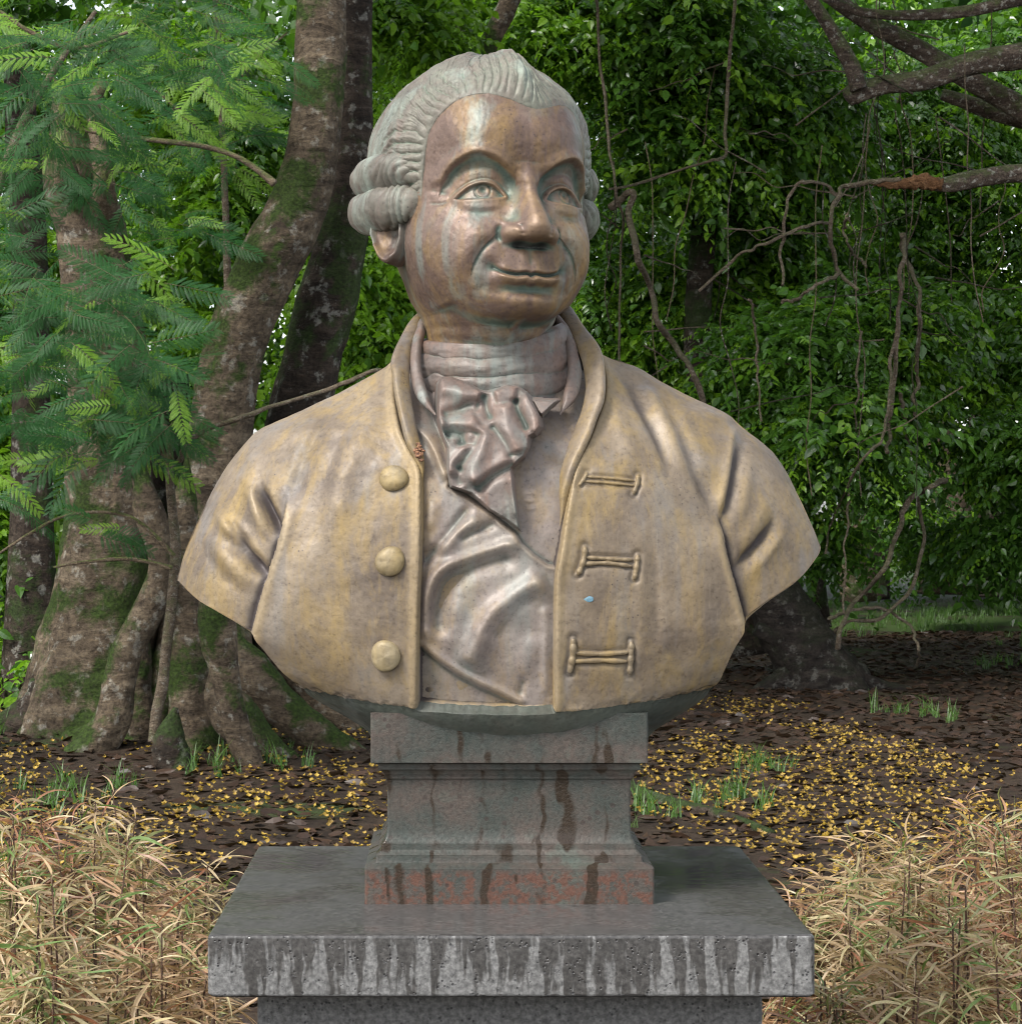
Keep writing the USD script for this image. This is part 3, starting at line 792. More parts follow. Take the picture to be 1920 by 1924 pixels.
def build_torso():
    rows = torso_rows()
    ps = np.concatenate([np.linspace(-np.pi / 2, np.pi / 2, 600), np.linspace(np.pi / 2, 1.5 * np.pi, 46)[1:-1]])
    nr, nc = len(rows), len(ps)
    vC, vS, L, R, D, DB = [rows[:, i][:, None] for i in range(6)]
    t = np.sin(ps)[None] * np.ones((nr, 1))
    # spread the columns so that the chest is sampled evenly
    n = np.interp(vC, [640, 760, 900, 1191, 1320, 1400], [1.75, 1.8, 2.0, 2.15, 2.2, 2.6]) * np.ones_like(t)
    uc = np.interp(vC, [640, 760, 1000, 1400], [935, 940, 942, 952])
    px = np.where(t < 0, uc + t * (uc - L), uc + t * (R - uc))
    py = vC + (vS - vC) * np.abs(t) ** 2.2
    # below the elbows the body is cut through: its front keeps the width it had
    eL, eR = np.maximum.accumulate(uc - L, 0), np.maximum.accumulate(R - uc, 0)
    from scipy.ndimage import gaussian_filter1d as g1
    mg = 16 * smoothstep(860, 1030, vC)
    eL, eR = g1(eL, 24, axis=0) + mg, g1(eR, 24, axis=0) + mg
    k = g1(np.interp(vC, [1040, 1191, 1330, 1345, 1400], [0, .0, .8, .97, 1.0]), 5, axis=0)
    D = g1(D, 5, axis=0); n = g1(n, 8, axis=0)
    eL, eR = eL + (np.minimum((uc - L) * 1.02, eL) - eL) * k, eR + (np.minimum((R - uc) * 1.02, eR) - eR) * k
    eL, eR = np.maximum(eL, (uc - L) * 1.0005), np.maximum(eR, (R - uc) * 1.0005)
    tau = np.clip(np.where(t < 0, (uc - px) / eL, (px - uc) / eR), 0, 1)
    prof = np.clip(1 - tau ** n, 0, 1) ** (1 / n)
    w = np.where(np.cos(ps)[None] >= 0, D * prof, -DB * prof)
    u, v, _ = unproject(px, py, w)
    base = np.stack([u, v, w], -1)
    # normals of the plain body
    du, dv = np.gradient(base, axis=1), np.gradient(base, axis=0)
    nrm = np.cross(du, dv)
    nrm /= np.linalg.norm(nrm, axis=-1, keepdims=True) + 1e-9
    if nrm[nr // 2, 300, 2] < 0:
        nrm = -nrm
    front = (np.cos(ps)[None] > 0.02) * np.ones((nr, 1))
    h = np.zeros_like(u)
    k = 604
    h[:, :k] = coat_relief(px[:, :k], py[:, :k]) * smoothstep(0, 30, w[:, :k])
    below = smoothstep(1336, 1344, vC)
    h *= 1 - below
    q = base / 30
    h += (fbm(q * .6, 3, 2) - .5) * 6.0
    h += (fbm(q * 5, 3, 7) - .5) * .7
    rim = np.exp(-0.5 * ((vC - 1337) / 5) ** 2) * np.ones_like(t)
    h += rim * (fbm(np.stack([u / 14, v * 0, w / 14], -1), 3, 3) - .62) * 10
    b2 = base.copy()
    nrm2 = nrm * np.where(np.cos(ps) >= 0, 1, 1)[None, :, None]
    b2 += nrm2 * h[..., None] * np.where(front > 0, 1, .4)[..., None]
    cav = gaussian_filter(h, 6) - h
    cav[:, 600:] = 0
    cav[:, :3] = 0; cav[:, 597:] = 0
    verts = uvw_world(b2[..., 0], b2[..., 1], b2[..., 2]).reshape(-1, 3)
    f = grid_faces(nr, nc, True)
    cut = int(np.argmax(vC[:, 0] >= 1339.5))
    nf = (nr - 1) * nc
    rowof = (np.arange(len(f)) % nf) // nc
    f = outward(verts, f)
    up, lo = f[rowof < cut], f[rowof >= cut]
    def sub(ff):
        used, inv = np.unique(ff, return_inverse=True)
        return (verts[used], inv.reshape(-1, 3)), cav.ravel()[used]
    return sub(up), sub(lo), (px[:, :600], py[:, :600], w[:, :600], h[:, :600])


def bilinear_lookup(torso):
    px, py, w, h = torso
    from scipy.interpolate import LinearNDInterpolator
    m = (px > 640) & (px < 1260) & (py > 600) & (py < 1400)
    idx = np.flatnonzero(m.ravel())[::5]
    pts = np.stack([px.ravel()[idx], py.ravel()[idx]], 1)
    fb = LinearNDInterpolator(pts, w.ravel()[idx])
    fh = LinearNDInterpolator(pts, (w + h).ravel()[idx])
    return fb, fh


def relief_patch(poly, height, step=1.6, skirt=46, edge=3.0, soft=0.0):
    """A front-facing relief bounded by a polygon; height(px, py) gives w. Its border turns back into the body."""
    poly = np.asarray(poly, float)
    (x0, y0), (x1, y1) = poly.min(0) - 10, poly.max(0) + 10
    X, Y = np.meshgrid(np.arange(x0, x1, step), np.arange(y0, y1, step))
    sd = polysd(X, Y, poly)
    w = height(X, Y)
    if soft:
        w = .35 * gaussian_filter(w, soft * .4) + .65 * gaussian_filter(w, soft)
    edge_h = w
    w = w - skirt * (1 - smoothstep(-edge, edge, sd)) ** 1.0
    keep = sd > -edge * 1.5
    n = X.shape
    f = grid_faces(*n)
    kv = keep.ravel()
    f = f[kv[f].all(1)]
    used = np.unique(f)
    remap = -np.ones(X.size, int); remap[used] = np.arange(len(used))
    u, v, _ = unproject(X, Y, w)
    verts = uvw_world(u, v, w).reshape(-1, 3)[used]
    cav = (gaussian_filter(edge_h, 4.5) - edge_h)
    cav = np.where(sd > 5, cav, 0)
    f = remap[f]
    a, b, c = verts[f[0]]
    if np.cross(b - a, c - a)[1] > 0:
        f = f[:, ::-1]
    return (verts, f), cav.ravel()[used]


J = lambda pts: [(720 + .22917 * x, 590 + .22917 * y) for x, y in pts]
V = lambda pts: [(760 + .25 * x, 960 + .25 * y) for x, y in pts]


def waist_height(fb):
    def hgt(x, y):
        b = fb(np.clip(x, 650, 1250), np.clip(y, 610, 1390))
        b = np.where(np.isnan(b), 150, b)
        h = np.full(x.shape, -21.0)
        # the flap with the great swoosh: its border is a rolled edge
        swoosh = spline(V([(180, 1010), (170, 860), (175, 700), (210, 540), (300, 430), (480, 360), (640, 305), (800, 255), (900, 240)]), 60)
        h += fold(x, y, swoosh, 9, 13, 17, taper=.10)
        h += fold(x, y, V([(240, 980), (240, 760), (300, 580), (440, 450), (640, 370), (860, 320)]), 14, 16, -17, taper=.12)
        h += fold(x, y, V([(1080, 500), (960, 570), (800, 680), (660, 790), (580, 920), (500, 1090), (450, 1190)]), 20, 15, 22, taper=.10)
        h += fold(x, y, V([(1060, 600), (930, 660), (780, 770), (700, 880), (620, 1010)]), 12, 14, -10, taper=.2)
        h += fold(x, y, V([(430, 640), (380, 800), (370, 950), (400, 1100)]), 16, 16, 5, taper=.3)
        # folds over the swoosh
        h += fold(x, y, V([(120, 430), (230, 290), (340, 160), (430, 40), (500, -60)]), 6, 6, -9, taper=.15)
        h += fold(x, y, V([(240, 330), (350, 200), (470, 110), (600, 40)]), 9, 12, 11, taper=.2)
        h += fold(x, y, V([(380, 240), (500, 170), (640, 110), (720, 60)]), 6, 6, -8, taper=.2)
        h += fold(x, y, V([(860, 1290), (900, 1150), (960, 1030), (1000, 900)]), 14, 12, 5, taper=.3)
        h += fold(x, y, V([(1060, 1400), (1055, 1200), (1060, 950), (1050, 700)]), 5, 7, 6, taper=.1)
        h += fold(x, y, V([(860, 1420), (880, 1320), (900, 1240)]), 5, 5, -6, taper=.3)
        # the flap's two free edges
        lower = np.array(V([(130, 1020), (200, 1080), (290, 1150), (400, 1225), (560, 1310), (700, 1370), (860, 1450)]))
        ly = np.interp(x, lower[:, 0], lower[:, 1])
        h += -13 * smoothstep(-1.5, 5, y - ly) * smoothstep(990, 965, x)
        d, arc, s = polydist(x, y, lower)
        h += 5 * np.exp(-0.5 * ((d - 6) / 5) ** 2) * (y < ly)
        upper = np.array(J([(540, 1420), (700, 1500), (850, 1610), (980, 1710), (1090, 1800)]) + V([(880, 240), (980, 330), (1080, 400), (1130, 410)]))
        uy = np.interp(x, upper[:, 0], upper[:, 1], left=700)
        h += -11 * smoothstep(2, -3, y - uy) * (x > 842)
        d, arc, s = polydist(x, y, upper)
        h += 4 * np.exp(-0.5 * ((d - 4) / 4) ** 2) * (y > uy) - 5 * np.exp(-0.5 * (d / 3) ** 2)
        # left strip of the waistcoat's own lapel
        h += fold(x, y, J([(180, 640), (260, 900), (380, 1040), (470, 1230), (520, 1400)]), 9, 5, 11, taper=.12)
        h += fold(x, y, J([(340, 720), (420, 900), (500, 1080), (535, 1300)]), 5, 7, -8, taper=.12)
        h += fold(x, y, J([(430, 1500), (400, 1650), (370, 1800)]), 8, 8, 4, taper=.3)
        # small scratches on the shirt front
        for k in range(6):
            yy = 1280 + 62 * k
            h += ridge(x, y, J([(1140, yy), (1210, yy + 8), (1260, yy + 2)]), 1.6, 2.2, 10, .3)
        q = np.stack([x / 26, y / 26, 0 * x], -1)
        h += (fbm(q * .7, 3, 31) - .5) * 4 + (fbm(q * 5, 2, 33) - .5) * .5
        return b + h
    return hgt


# outline and folds of the neckcloth's bow and fall
JABOT = J([(470, 515), (560, 512), (700, 560), (800, 620), (850, 625), (940, 605), (1020, 575), (1110, 585), (1180, 640), (1230, 720), (1290, 830), (1295, 920), (1250, 990),
           (1205, 1010), (1195, 1100), (1160, 1170), (1110, 1215), (1060, 1270), (1090, 1500), (1130, 1790), (1010, 1700), (860, 1610), (720, 1480), (600, 1440), (545, 1425), (520, 1300), (520, 1100), (470, 960), (440, 860),
           (440, 690), (440, 570)])


def jabot_height(fb):
    def hgt(x, y):
        b = fb(np.clip(x, 650, 1250), np.clip(y, 610, 1390))
        b = np.where(np.isnan(b), 150, b)
        lift = np.interp(y, [700, 740, 800, 870, 930, 1000], [62, 56, 40, 22, 6, -6])
        h = lift.copy()
        # knot, left loop: an upper roll, a hollow with a curled lower lip
        h += fold(x, y, J([(450, 590), (560, 600), (700, 650), (800, 690)]), 17, 13, 18, taper=.08)
        h += fold(x, y, J([(470, 840), (600, 800), (720, 740), (800, 710)]), 8, 12, -15, taper=.12)
        h += fold(x, y, J([(450, 900), (560, 900), (680, 900), (770, 840)]), 11, 12, 14, taper=.1)
        h += fold(x, y, J([(500, 1010), (560, 970), (640, 1000), (650, 1090)]), 12, 9, -24, taper=.1)
        h += fold(x, y, J([(700, 960), (690, 1060), (640, 1140), (570, 1220), (545, 1340)]), 9, 6, 12, taper=.12)
        h += fold(x, y, J([(790, 940), (740, 1080), (660, 1190), (590, 1290)]), 7, 10, -15, taper=.12)
        # right loop
        h += fold(x, y, J([(830, 640), (850, 780), (900, 880)]), 5, 7, -13, taper=.15)
        h += fold(x, y, J([(900, 650), (1010, 620), (1100, 640)]), 12, 16, 13, taper=.12)
        h += fold(x, y, J([(1000, 720), (1020, 880), (1060, 1020), (1110, 1150)]), 17, 15, 15, taper=.1)
        h += fold(x, y, J([(1085, 680), (1100, 780), (1150, 880), (1190, 960)]), 5, 6, -16, taper=.1)
        h += fold(x, y, J([(1150, 650), (1220, 780), (1250, 900), (1220, 980)]), 10, 9, 12, taper=.12)
        h += fold(x, y, J([(870, 900), (930, 960), (1000, 1050), (1070, 1180)]), 5, 7, -10, taper=.12)
        # the fall: two stacked ruffles with undercut lower lips
        h += fold(x, y, J([(830, 900), (800, 1050), (760, 1200), (720, 1350), (730, 1430)]), 13, 13, 12, taper=.15)
        h += fold(x, y, J([(720, 1400), (860, 1310), (980, 1240), (1060, 1180)]), 9, 14, 13, taper=.1)
        h += fold(x, y, J([(750, 1450), (880, 1340), (1000, 1270), (1090, 1230)]), 8, 8, -21, taper=.08)
        h += fold(x, y, J([(640, 1240), (620, 1330), (650, 1420)]), 8, 8, -8, taper=.2)
        h += fold(x, y, J([(1040, 1300), (1060, 1480), (1100, 1680)]), 10, 6, 11, taper=.15)
        h += fold(x, y, J([(760, 1480), (880, 1590), (1000, 1680)]), 6, 10, 7, taper=.15)
        q = np.stack([x / 18, y / 18, 0 * x], -1)
        h += (fbm(q, 3, 41) - .5) * 2.5 + (fbm(q * 4, 2, 43) - .5) * .4
        return b + h
    return hgt


def band(inner, outer, thick, n=240, sides=18, wav=1.0, seed=1, taper=.06):
    """A rolled strip of cloth between two 3D curves given as (px, py, w)."""
    A, B = spline(inner, n), spline(outer, n)
    a = np.stack(unproject(A[:, 0], A[:, 1], A[:, 2]), -1)
    b = np.stack(unproject(B[:, 0], B[:, 1], B[:, 2]), -1)
    c, half = (a + b) / 2, (b - a) / 2
    tt_ = np.linspace(0, 1, n)[:, None]
    half = half * (.12 + .88 * smoothstep(-.01, taper * 1.6, tt_) * smoothstep(1.01, 1 - taper * 1.6, tt_))
    tan = np.gradient(c, axis=0); tan /= np.linalg.norm(tan, axis=1, keepdims=True)
    nor = np.cross(tan, half); nor /= np.linalg.norm(nor, axis=1, keepdims=True) + 1e-9
    ang = np.arange(sides) * 2 * np.pi / sides
    t = np.linspace(0, 1, n)
    env = (smoothstep(-.01, taper, t) * smoothstep(1.01, 1 - taper, t))[:, None, None]
    ca, sa = np.cos(ang), np.sin(ang)
    wob = (fbm(np.stack([c[:, 0] / 30, c[:, 1] / 30, c[:, 2] / 30], -1), 3, seed) - .5)[:, None, None] * 8 * wav
    v = c[:, None] + half[:, None] * np.sign(ca)[None, :, None] * (np.abs(ca) ** .75)[None, :, None] + nor[:, None] * ((np.sign(sa) * np.abs(sa) ** .8)[None, :, None] * thick * env + wob * .5)
    v = v.reshape(-1, 3)
    f = grid_faces(n, sides, True)
    w = uvw_world(v[:, 0], v[:, 1], v[:, 2])
    return w, outward(w, f)


COAT_IN = [(796, 905, 196), (793, 862, 186), (782, 805, 168), (772, 752, 140), (768, 700, 108), (774, 655, 70), (788, 615, 30), (800, 594, -20), (850, 578, -80), (925, 570, -112), (1000, 570, -96),
           (1036, 578, -40), (1062, 612, 20), (1086, 660, 66), (1098, 700, 95), (1100, 745, 126), (1088, 790, 150), (1070, 835, 172), (1058, 880, 190), (1052, 925, 203), (1046, 985, 214)]
COAT_OUT = [(791, 925, 216), (784, 872, 207), (763, 824, 193), (747, 762, 166), (738, 706, 132), (735, 674, 96), (756, 630, 42), (784, 592, -20), (840, 564, -96), (925, 555, -136), (1010, 560, -108),
            (1066, 574, -44), (1097, 615, 24), (1120, 641, 66), (1133, 672, 100), (1136, 738, 150), (1124, 776, 172), (1105, 824, 196), (1083, 870, 214), (1070, 922, 226), (1058, 990, 236)]
WAIST_IN = [(826, 770, 176), (806, 742, 150), (793, 704, 118), (790, 662, 86), (796, 630, 56), (806, 604, 20), (850, 590, -60), (925, 584, -92), (1000, 588, -66),
            (1036, 600, 10), (1058, 634, 56), (1066, 670, 82), (1066, 706, 108), (1058, 742, 138), (1046, 768, 160)]
WAIST_OUT = [(812, 790, 170), (785, 752, 142), (772, 706, 108), (773, 660, 72), (784, 622, 36), (798, 596, 0), (846, 580, -74), (925, 573, -106), (1004, 578, -82),
             (1050, 598, 0), (1074, 634, 44), (1087, 676, 74), (1092, 712, 100), (1082, 752, 132), (1058, 790, 158)]


def build_stock():
    """The neckcloth wound round the neck: a drum with slanting wraps."""
    phi = np.concatenate([np.linspace(-1.9, 1.9, 260), np.linspace(1.9, 2 * np.pi - 1.9, 40)[1:-1]])
    t = np.linspace(0, 1, 90)
    P, T = np.meshgrid(phi, t)
    right_ = np.clip(np.sin(P), 0, 1)
    v = 650 + 106 * T + 16 * np.cos(P) - 14 - 34 * right_ * (1 - T)
    r = 134 + 9 * np.sin(np.pi * np.clip(T * 1.02, 0, 1)) + 5 * T
    ph = T * 3.1 + .20 * np.sin(P + 1.0) + (fbm(np.stack([P * 1.6, T * 2.5, 0 * P], -1), 3, 5) - .5) * .9
    h = 5.5 * (np.abs(np.sin(np.pi * ph)) ** .7 - .6)
    h += (fbm(np.stack([P * 4, T * 9, 0 * P], -1), 2, 6) - .5) * 4
    r = r + h + 7 * right_ - 26 * smoothstep(.05, 0, T) * (1 - .8 * right_)
    u = 924 + r * np.sin(P + .12)
    w = 12 + r * np.cos(P + .12) * .98
    verts = uvw_world(u, v, w).reshape(-1, 3)
    f = grid_faces(90, len(phi), True)
    cav = gaussian_filter(h, 4) - h
    return (verts, outward(verts, f)), cav.ravel()


def rounded_ring(hx, hy, r, k=4, step=None):
    """Corner-rounded rectangle, counter-clockwise."""
    pts = []
    for cx, cy, a0 in ((hx - r, hy - r, 0), (-hx + r, hy - r, 90), (-hx + r, -hy + r, 180), (hx - r, -hy + r, 270)):
        for a in np.radians(np.linspace(a0, a0 + 90, k)):
            pts.append((cx + r * math.cos(a), cy + r * math.sin(a)))
    pts = np.array(pts)
    if step:
        out = []
        for a, b in zip(pts, np.roll(pts, -1, 0)):
            m = max(1, int(np.linalg.norm(b - a) / step))
            out += [a + (b - a) * i / m for i in range(m)]
        pts = np.array(out)
    return pts


def loft(levels, center, r, step=None, jitter=None):
    """levels: (z, half x, half y); closed top and bottom."""
    rings, n = [], None
    ref = rounded_ring(levels[0][1], levels[0][2], r, step=step)
    n = len(ref)
    for z, hx, hy in levels:
        ring = ref * np.array([hx / levels[0][1], hy / levels[0][2]]) if step else rounded_ring(hx, hy, r)
        rings.append(np.c_[ring + np.array(center), np.full(n, z)])
    v = np.vstack(rings)
    f = grid_faces(len(levels), n, True)
    v = np.vstack([v, [[*center, levels[0][0]], [*center, levels[-1][0]]]])
    j = np.arange(n); k = (j + 1) % n
    o = (len(levels) - 1) * n
    f = np.vstack([f, np.stack([np.full(n, len(v) - 2), k, j], 1), np.stack([np.full(n, len(v) - 1), o + j, o + k], 1)])
    if jitter:
        v = v + jitter(v)
    return v, outward(v, f)


SLAB_Z, SLAB_C, SLAB_H = 1.150, (0.0673, 3.05), 0.3513


def build_socle():
    cw = -26
    def lev(py, hu):
        hw = hu - 24
        s = 1 / (1 - (cw + hw) / FPX)
        return EYE - (945 + (py - 945) / s - CY) * K, hu * K, hw * K
    prof = [(1340, 249), (1433.5, 249), (1434.5, 248), (1436, 236), (1438, 236), (1446, 236), (1447.5, 234), (1449, 231), (1453, 226.5), (1458, 224.5), (1463, 224.5), (1464.5, 222.5), (1466, 220.5),
            (1480, 219.8), (1520, 219.4), (1553, 220), (1566, 221), (1575, 223), (1581, 226), (1585, 228), (1586.5, 228), (1587.5, 230), (1597, 230.5), (1599, 232), (1604, 235.5), (1607, 238), (1608.5, 238), (1609.5, 239.5), (1619, 240), (1621, 241), (1622, 244), (1631, 257), (1633, 259)]
    levels = [lev(*p) for p in prof] + [(SLAB_Z - .002, 259 * K, 235 * K)]
    cx, cy = (952 - CX) * K, YB - cw * K
    v, f = loft(levels, (cx, cy), .003)
    return v, f


def build_slab():
    h = SLAB_H
    b = .0045
    levels = [(SLAB_Z - .0727, h - b, h - b), (SLAB_Z - .0727 + b, h, h), (SLAB_Z - b, h, h), (SLAB_Z - b * .3, h - b * .3, h - b * .3), (SLAB_Z, h - b, h - b)]
    def jit(v):
        n = (fbm(np.c_[v[:, :2] * 60, v[:, 2:] * 60], 3, 5) - .5)
        n2 = np.maximum(0, noise(v * 45, 9) - .72) * 3
        d = v - np.array([*SLAB_C, SLAB_Z - .036])
        d[:, 2] *= 2
        d /= np.linalg.norm(d, axis=1, keepdims=True) + 1e-9
        m = (np.abs(v[:, 0] - SLAB_C[0]) + np.abs(v[:, 1] - SLAB_C[1]) > .2)[:, None]
        return d * (n * .0018 - n2 * .006)[:, None] * m
    return loft(levels, SLAB_C, .006, step=.006, jitter=jit)


def build_column():
    h = SLAB_H - .053
    return loft([(-.05, h, h), (SLAB_Z - .0727 - .001, h, h)], SLAB_C, .008)


# ------------------------------------------------------------------ the monument
ped = thing('stone_pedestal', 'dark grey stone pedestal with a wet overhanging slab streaked by water', 'pedestal', (*SLAB_C, 0))
obj('slab', build_slab(), M_slab, ped, smooth=40)
obj('column', build_column(), M_column, ped, smooth=40)

bust = thing('bronze_bust', 'weathered bronze bust of a smiling man in a curled wig and open coat', 'bust', (*SLAB_C, SLAB_Z))
(m_, c_) = build_head()
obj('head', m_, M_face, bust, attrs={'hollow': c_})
(m_, c_) = build_wig()
wig = obj('wig', m_, M_wig, bust, attrs={'hollow': c_})
for sd_ in (-1, 1):
    for b_, r_, k_, s_ in ((49, 40, -140, 3.0), (-14, 43, -150, 7.0)):
        obj('side_curl', build_curl(sd_, b_, r_, k_, s_ + sd_), M_wig, wig)
obj('ear', build_ear(-1), M_face, bust)
((m_, c_), (m2_, c2_), tor_) = build_torso()
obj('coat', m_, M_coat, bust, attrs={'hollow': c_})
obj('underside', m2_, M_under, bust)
FB, FH = bilinear_lookup(tor_)
WAIST_POLY = np.vstack([spline([(x + (-9 if x < 900 else 9), y) for x, y in LAPEL_L[1:-1]], 40), [(778, 1318), (850, 1334), (930, 1338), (1000, 1336), (1052, 1334)],
                        spline([(x + 9, y) for x, y in LAPEL_R[1:-1]], 40), [(1060, 700), (900, 690), (780, 690)]])
(m_, c_) = relief_patch(WAIST_POLY, waist_height(FB), soft=1.8)
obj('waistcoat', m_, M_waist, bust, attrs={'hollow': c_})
(m_, c_) = build_stock()
obj('neckcloth', m_, M_cloth, bust, attrs={'hollow': c_})
(m_, c_) = relief_patch(JABOT, jabot_height(FB), step=1.3, skirt=70, edge=5, soft=2.3)
obj('jabot', m_, M_cloth, bust, attrs={'hollow': c_})
obj('coat_collar', band(COAT_IN, COAT_OUT, 9, seed=3), M_coat, bust)
obj('waistcoat_collar', band(WAIST_IN, WAIST_OUT, 9, seed=8, wav=1.6), M_cloth, bust)
_tri, _ = relief_patch(J([(1215, 700), (1440, 705), (1300, 835), (1270, 800)]), lambda x, y: FB(x, y) + 38 + .1 * (x - 1000), step=1.5, skirt=40)
obj('cravat_tip', _tri, M_cloth, bust)


def build_button(px, py, r, seed):
    w0 = float(FH(px, py))
    e = 14
    dwx = float(FH(px + e, py) - FH(px - e, py)) / (2 * e); dwy = float(FH(px, py + e) - FH(px, py - e)) / (2 * e)
    nrm = np.array([-dwx, -dwy, 1.0]); nrm /= np.linalg.norm(nrm)
    tx = np.array([1, 0, dwx]); tx -= nrm * (tx @ nrm); tx /= np.linalg.norm(tx)
    ty = np.cross(nrm, tx)
    q, ang = np.linspace(0, 1, 20), np.linspace(0, 2 * np.pi, 48, endpoint=False)
    prof_r = np.concatenate([[0.001, .25, .5, .7, .84, .93, .98, 1.0, .99, .95, .90, .88]])
    prof_h = np.concatenate([[15.5, 15.2, 14.2, 12.4, 10.2, 7.6, 5, 2.0, -1, -4, -8, -14]])
    R, A = np.meshgrid(prof_r * r, ang, indexing='ij')
    R = R * (1 + .035 * np.cos(2 * A + seed) + .02 * np.cos(3 * A + 2 * seed))
    H = prof_h[:, None] + 0 * A + (fbm(np.stack([R * np.cos(A) / 12 + seed, R * np.sin(A) / 12, 0 * A], -1), 2, 3) - .5) * 3
    u0, v0, _ = unproject(px, py, w0)
    p = np.array([u0, v0, w0])[None, None] + (R * np.cos(A))[..., None] * tx + (R * np.sin(A))[..., None] * ty + H[..., None] * nrm
    w = uvw_world(p[..., 0], p[..., 1], p[..., 2]).reshape(-1, 3)
    f = grid_faces(len(prof_r), 48, True)
    return w, outward(w, f)


for i_, (px_, py_, r_) in enumerate(((740, 899, 25.5), (733, 1055, 27), (725, 1232, 27.5))):
    obj('button', build_button(px_, py_, r_, i_ * 1.7), M_button, bust)


def seam_tube(pts, r, lift=2.0, n=24):
    c = spline(pts, n)
    w = FH(c[:, 0], c[:, 1]) + lift
    u, v, _ = unproject(c[:, 0], c[:, 1], w)
    t = np.linspace(0, 1, n)
    rr = r * (.55 + .45 * smoothstep(0, .12, t) * smoothstep(1, .88, t)) * (1 + .15 * np.sin(t * 17 + pts[0][0]))
    vv, f = tube(np.stack([u, v, w], -1), rr, 10)
    x = uvw_world(vv[:, 0], vv[:, 1], vv[:, 2])
    return x, outward(x, f)


for hole in HOLES:
    obj('buttonhole', join([seam_tube(p, r, .8) for p, r in hole]), M_hole, bust)
obj('socle', build_socle(), M_socle, bust, smooth=32)

# small marks on the bronze
def dab(px, py, r, seed, squash=.35):
    w0 = float(FH(px, py)); u0, v0, _ = unproject(px, py, w0)
    m = trimesh.creation.icosphere(3, 1.0)
    v = np.array(m.vertices); v *= (1 + (fbm(v * 1.6 + seed, 3, 3) - .5) * .8)[:, None]
    v = v * np.array([r, r * .62, r * squash])
    return uvw_world(u0 + v[:, 0], v0 + v[:, 1], w0 + v[:, 2]), np.array(m.faces)[:, ::-1]


M_fleck = usdkit.material(stage, '/World/Looks/pale_blue_paint', {'n': ('noise_texture', {'scale': 300.0}), 'r': ('rgb_ramp', {'ramp': [(.4, (.06, .13, .18)), (.6, (.09, .17, .21))]}), 'p': ('principled_bsdf', {'roughness': .5})},
                          [('n.fac', 'r.fac'), ('r.color', 'p.base_color')], surface='p.BSDF')
M_nest = usdkit.material(stage, '/World/Looks/dried_clump', {'n': ('noise_texture', {'scale': 400.0, 'detail': 4.0}), 'r': ('rgb_ramp', {'ramp': [(.4, (.05, .02, .01)), (.6, (.20, .10, .05))]}), 'p': ('principled_bsdf', {'roughness': .9})},
                         [('n.fac', 'r.fac'), ('r.color', 'p.base_color')], surface='p.BSDF')
obj('paint_fleck', dab(1106, 1126, 8, 1, .12), M_fleck, bust, label='pale blue paint fleck between the lower buttonholes')
obj('paint_fleck', dab(1310, 996, 5, 2, .12), M_fleck, bust, label='pale blue paint fleck beside the left arm')
_v, _f = [], []
_r = np.random.default_rng(5)
_p = [dab(790 + _r.normal() * 4, 846 + _r.normal() * 8, _r.uniform(3, 5.5), k, 1.0) for k in range(22)]
obj('dried_clump', join([(v + np.array([0, -.034, 0]), f) for v, f in _p]), M_nest, label='small crumbly brown clump stuck on the coat collar edge above the top button', cat='debris')

# ------------------------------------------------------------------ the garden: materials
rng = np.random.default_rng(7)


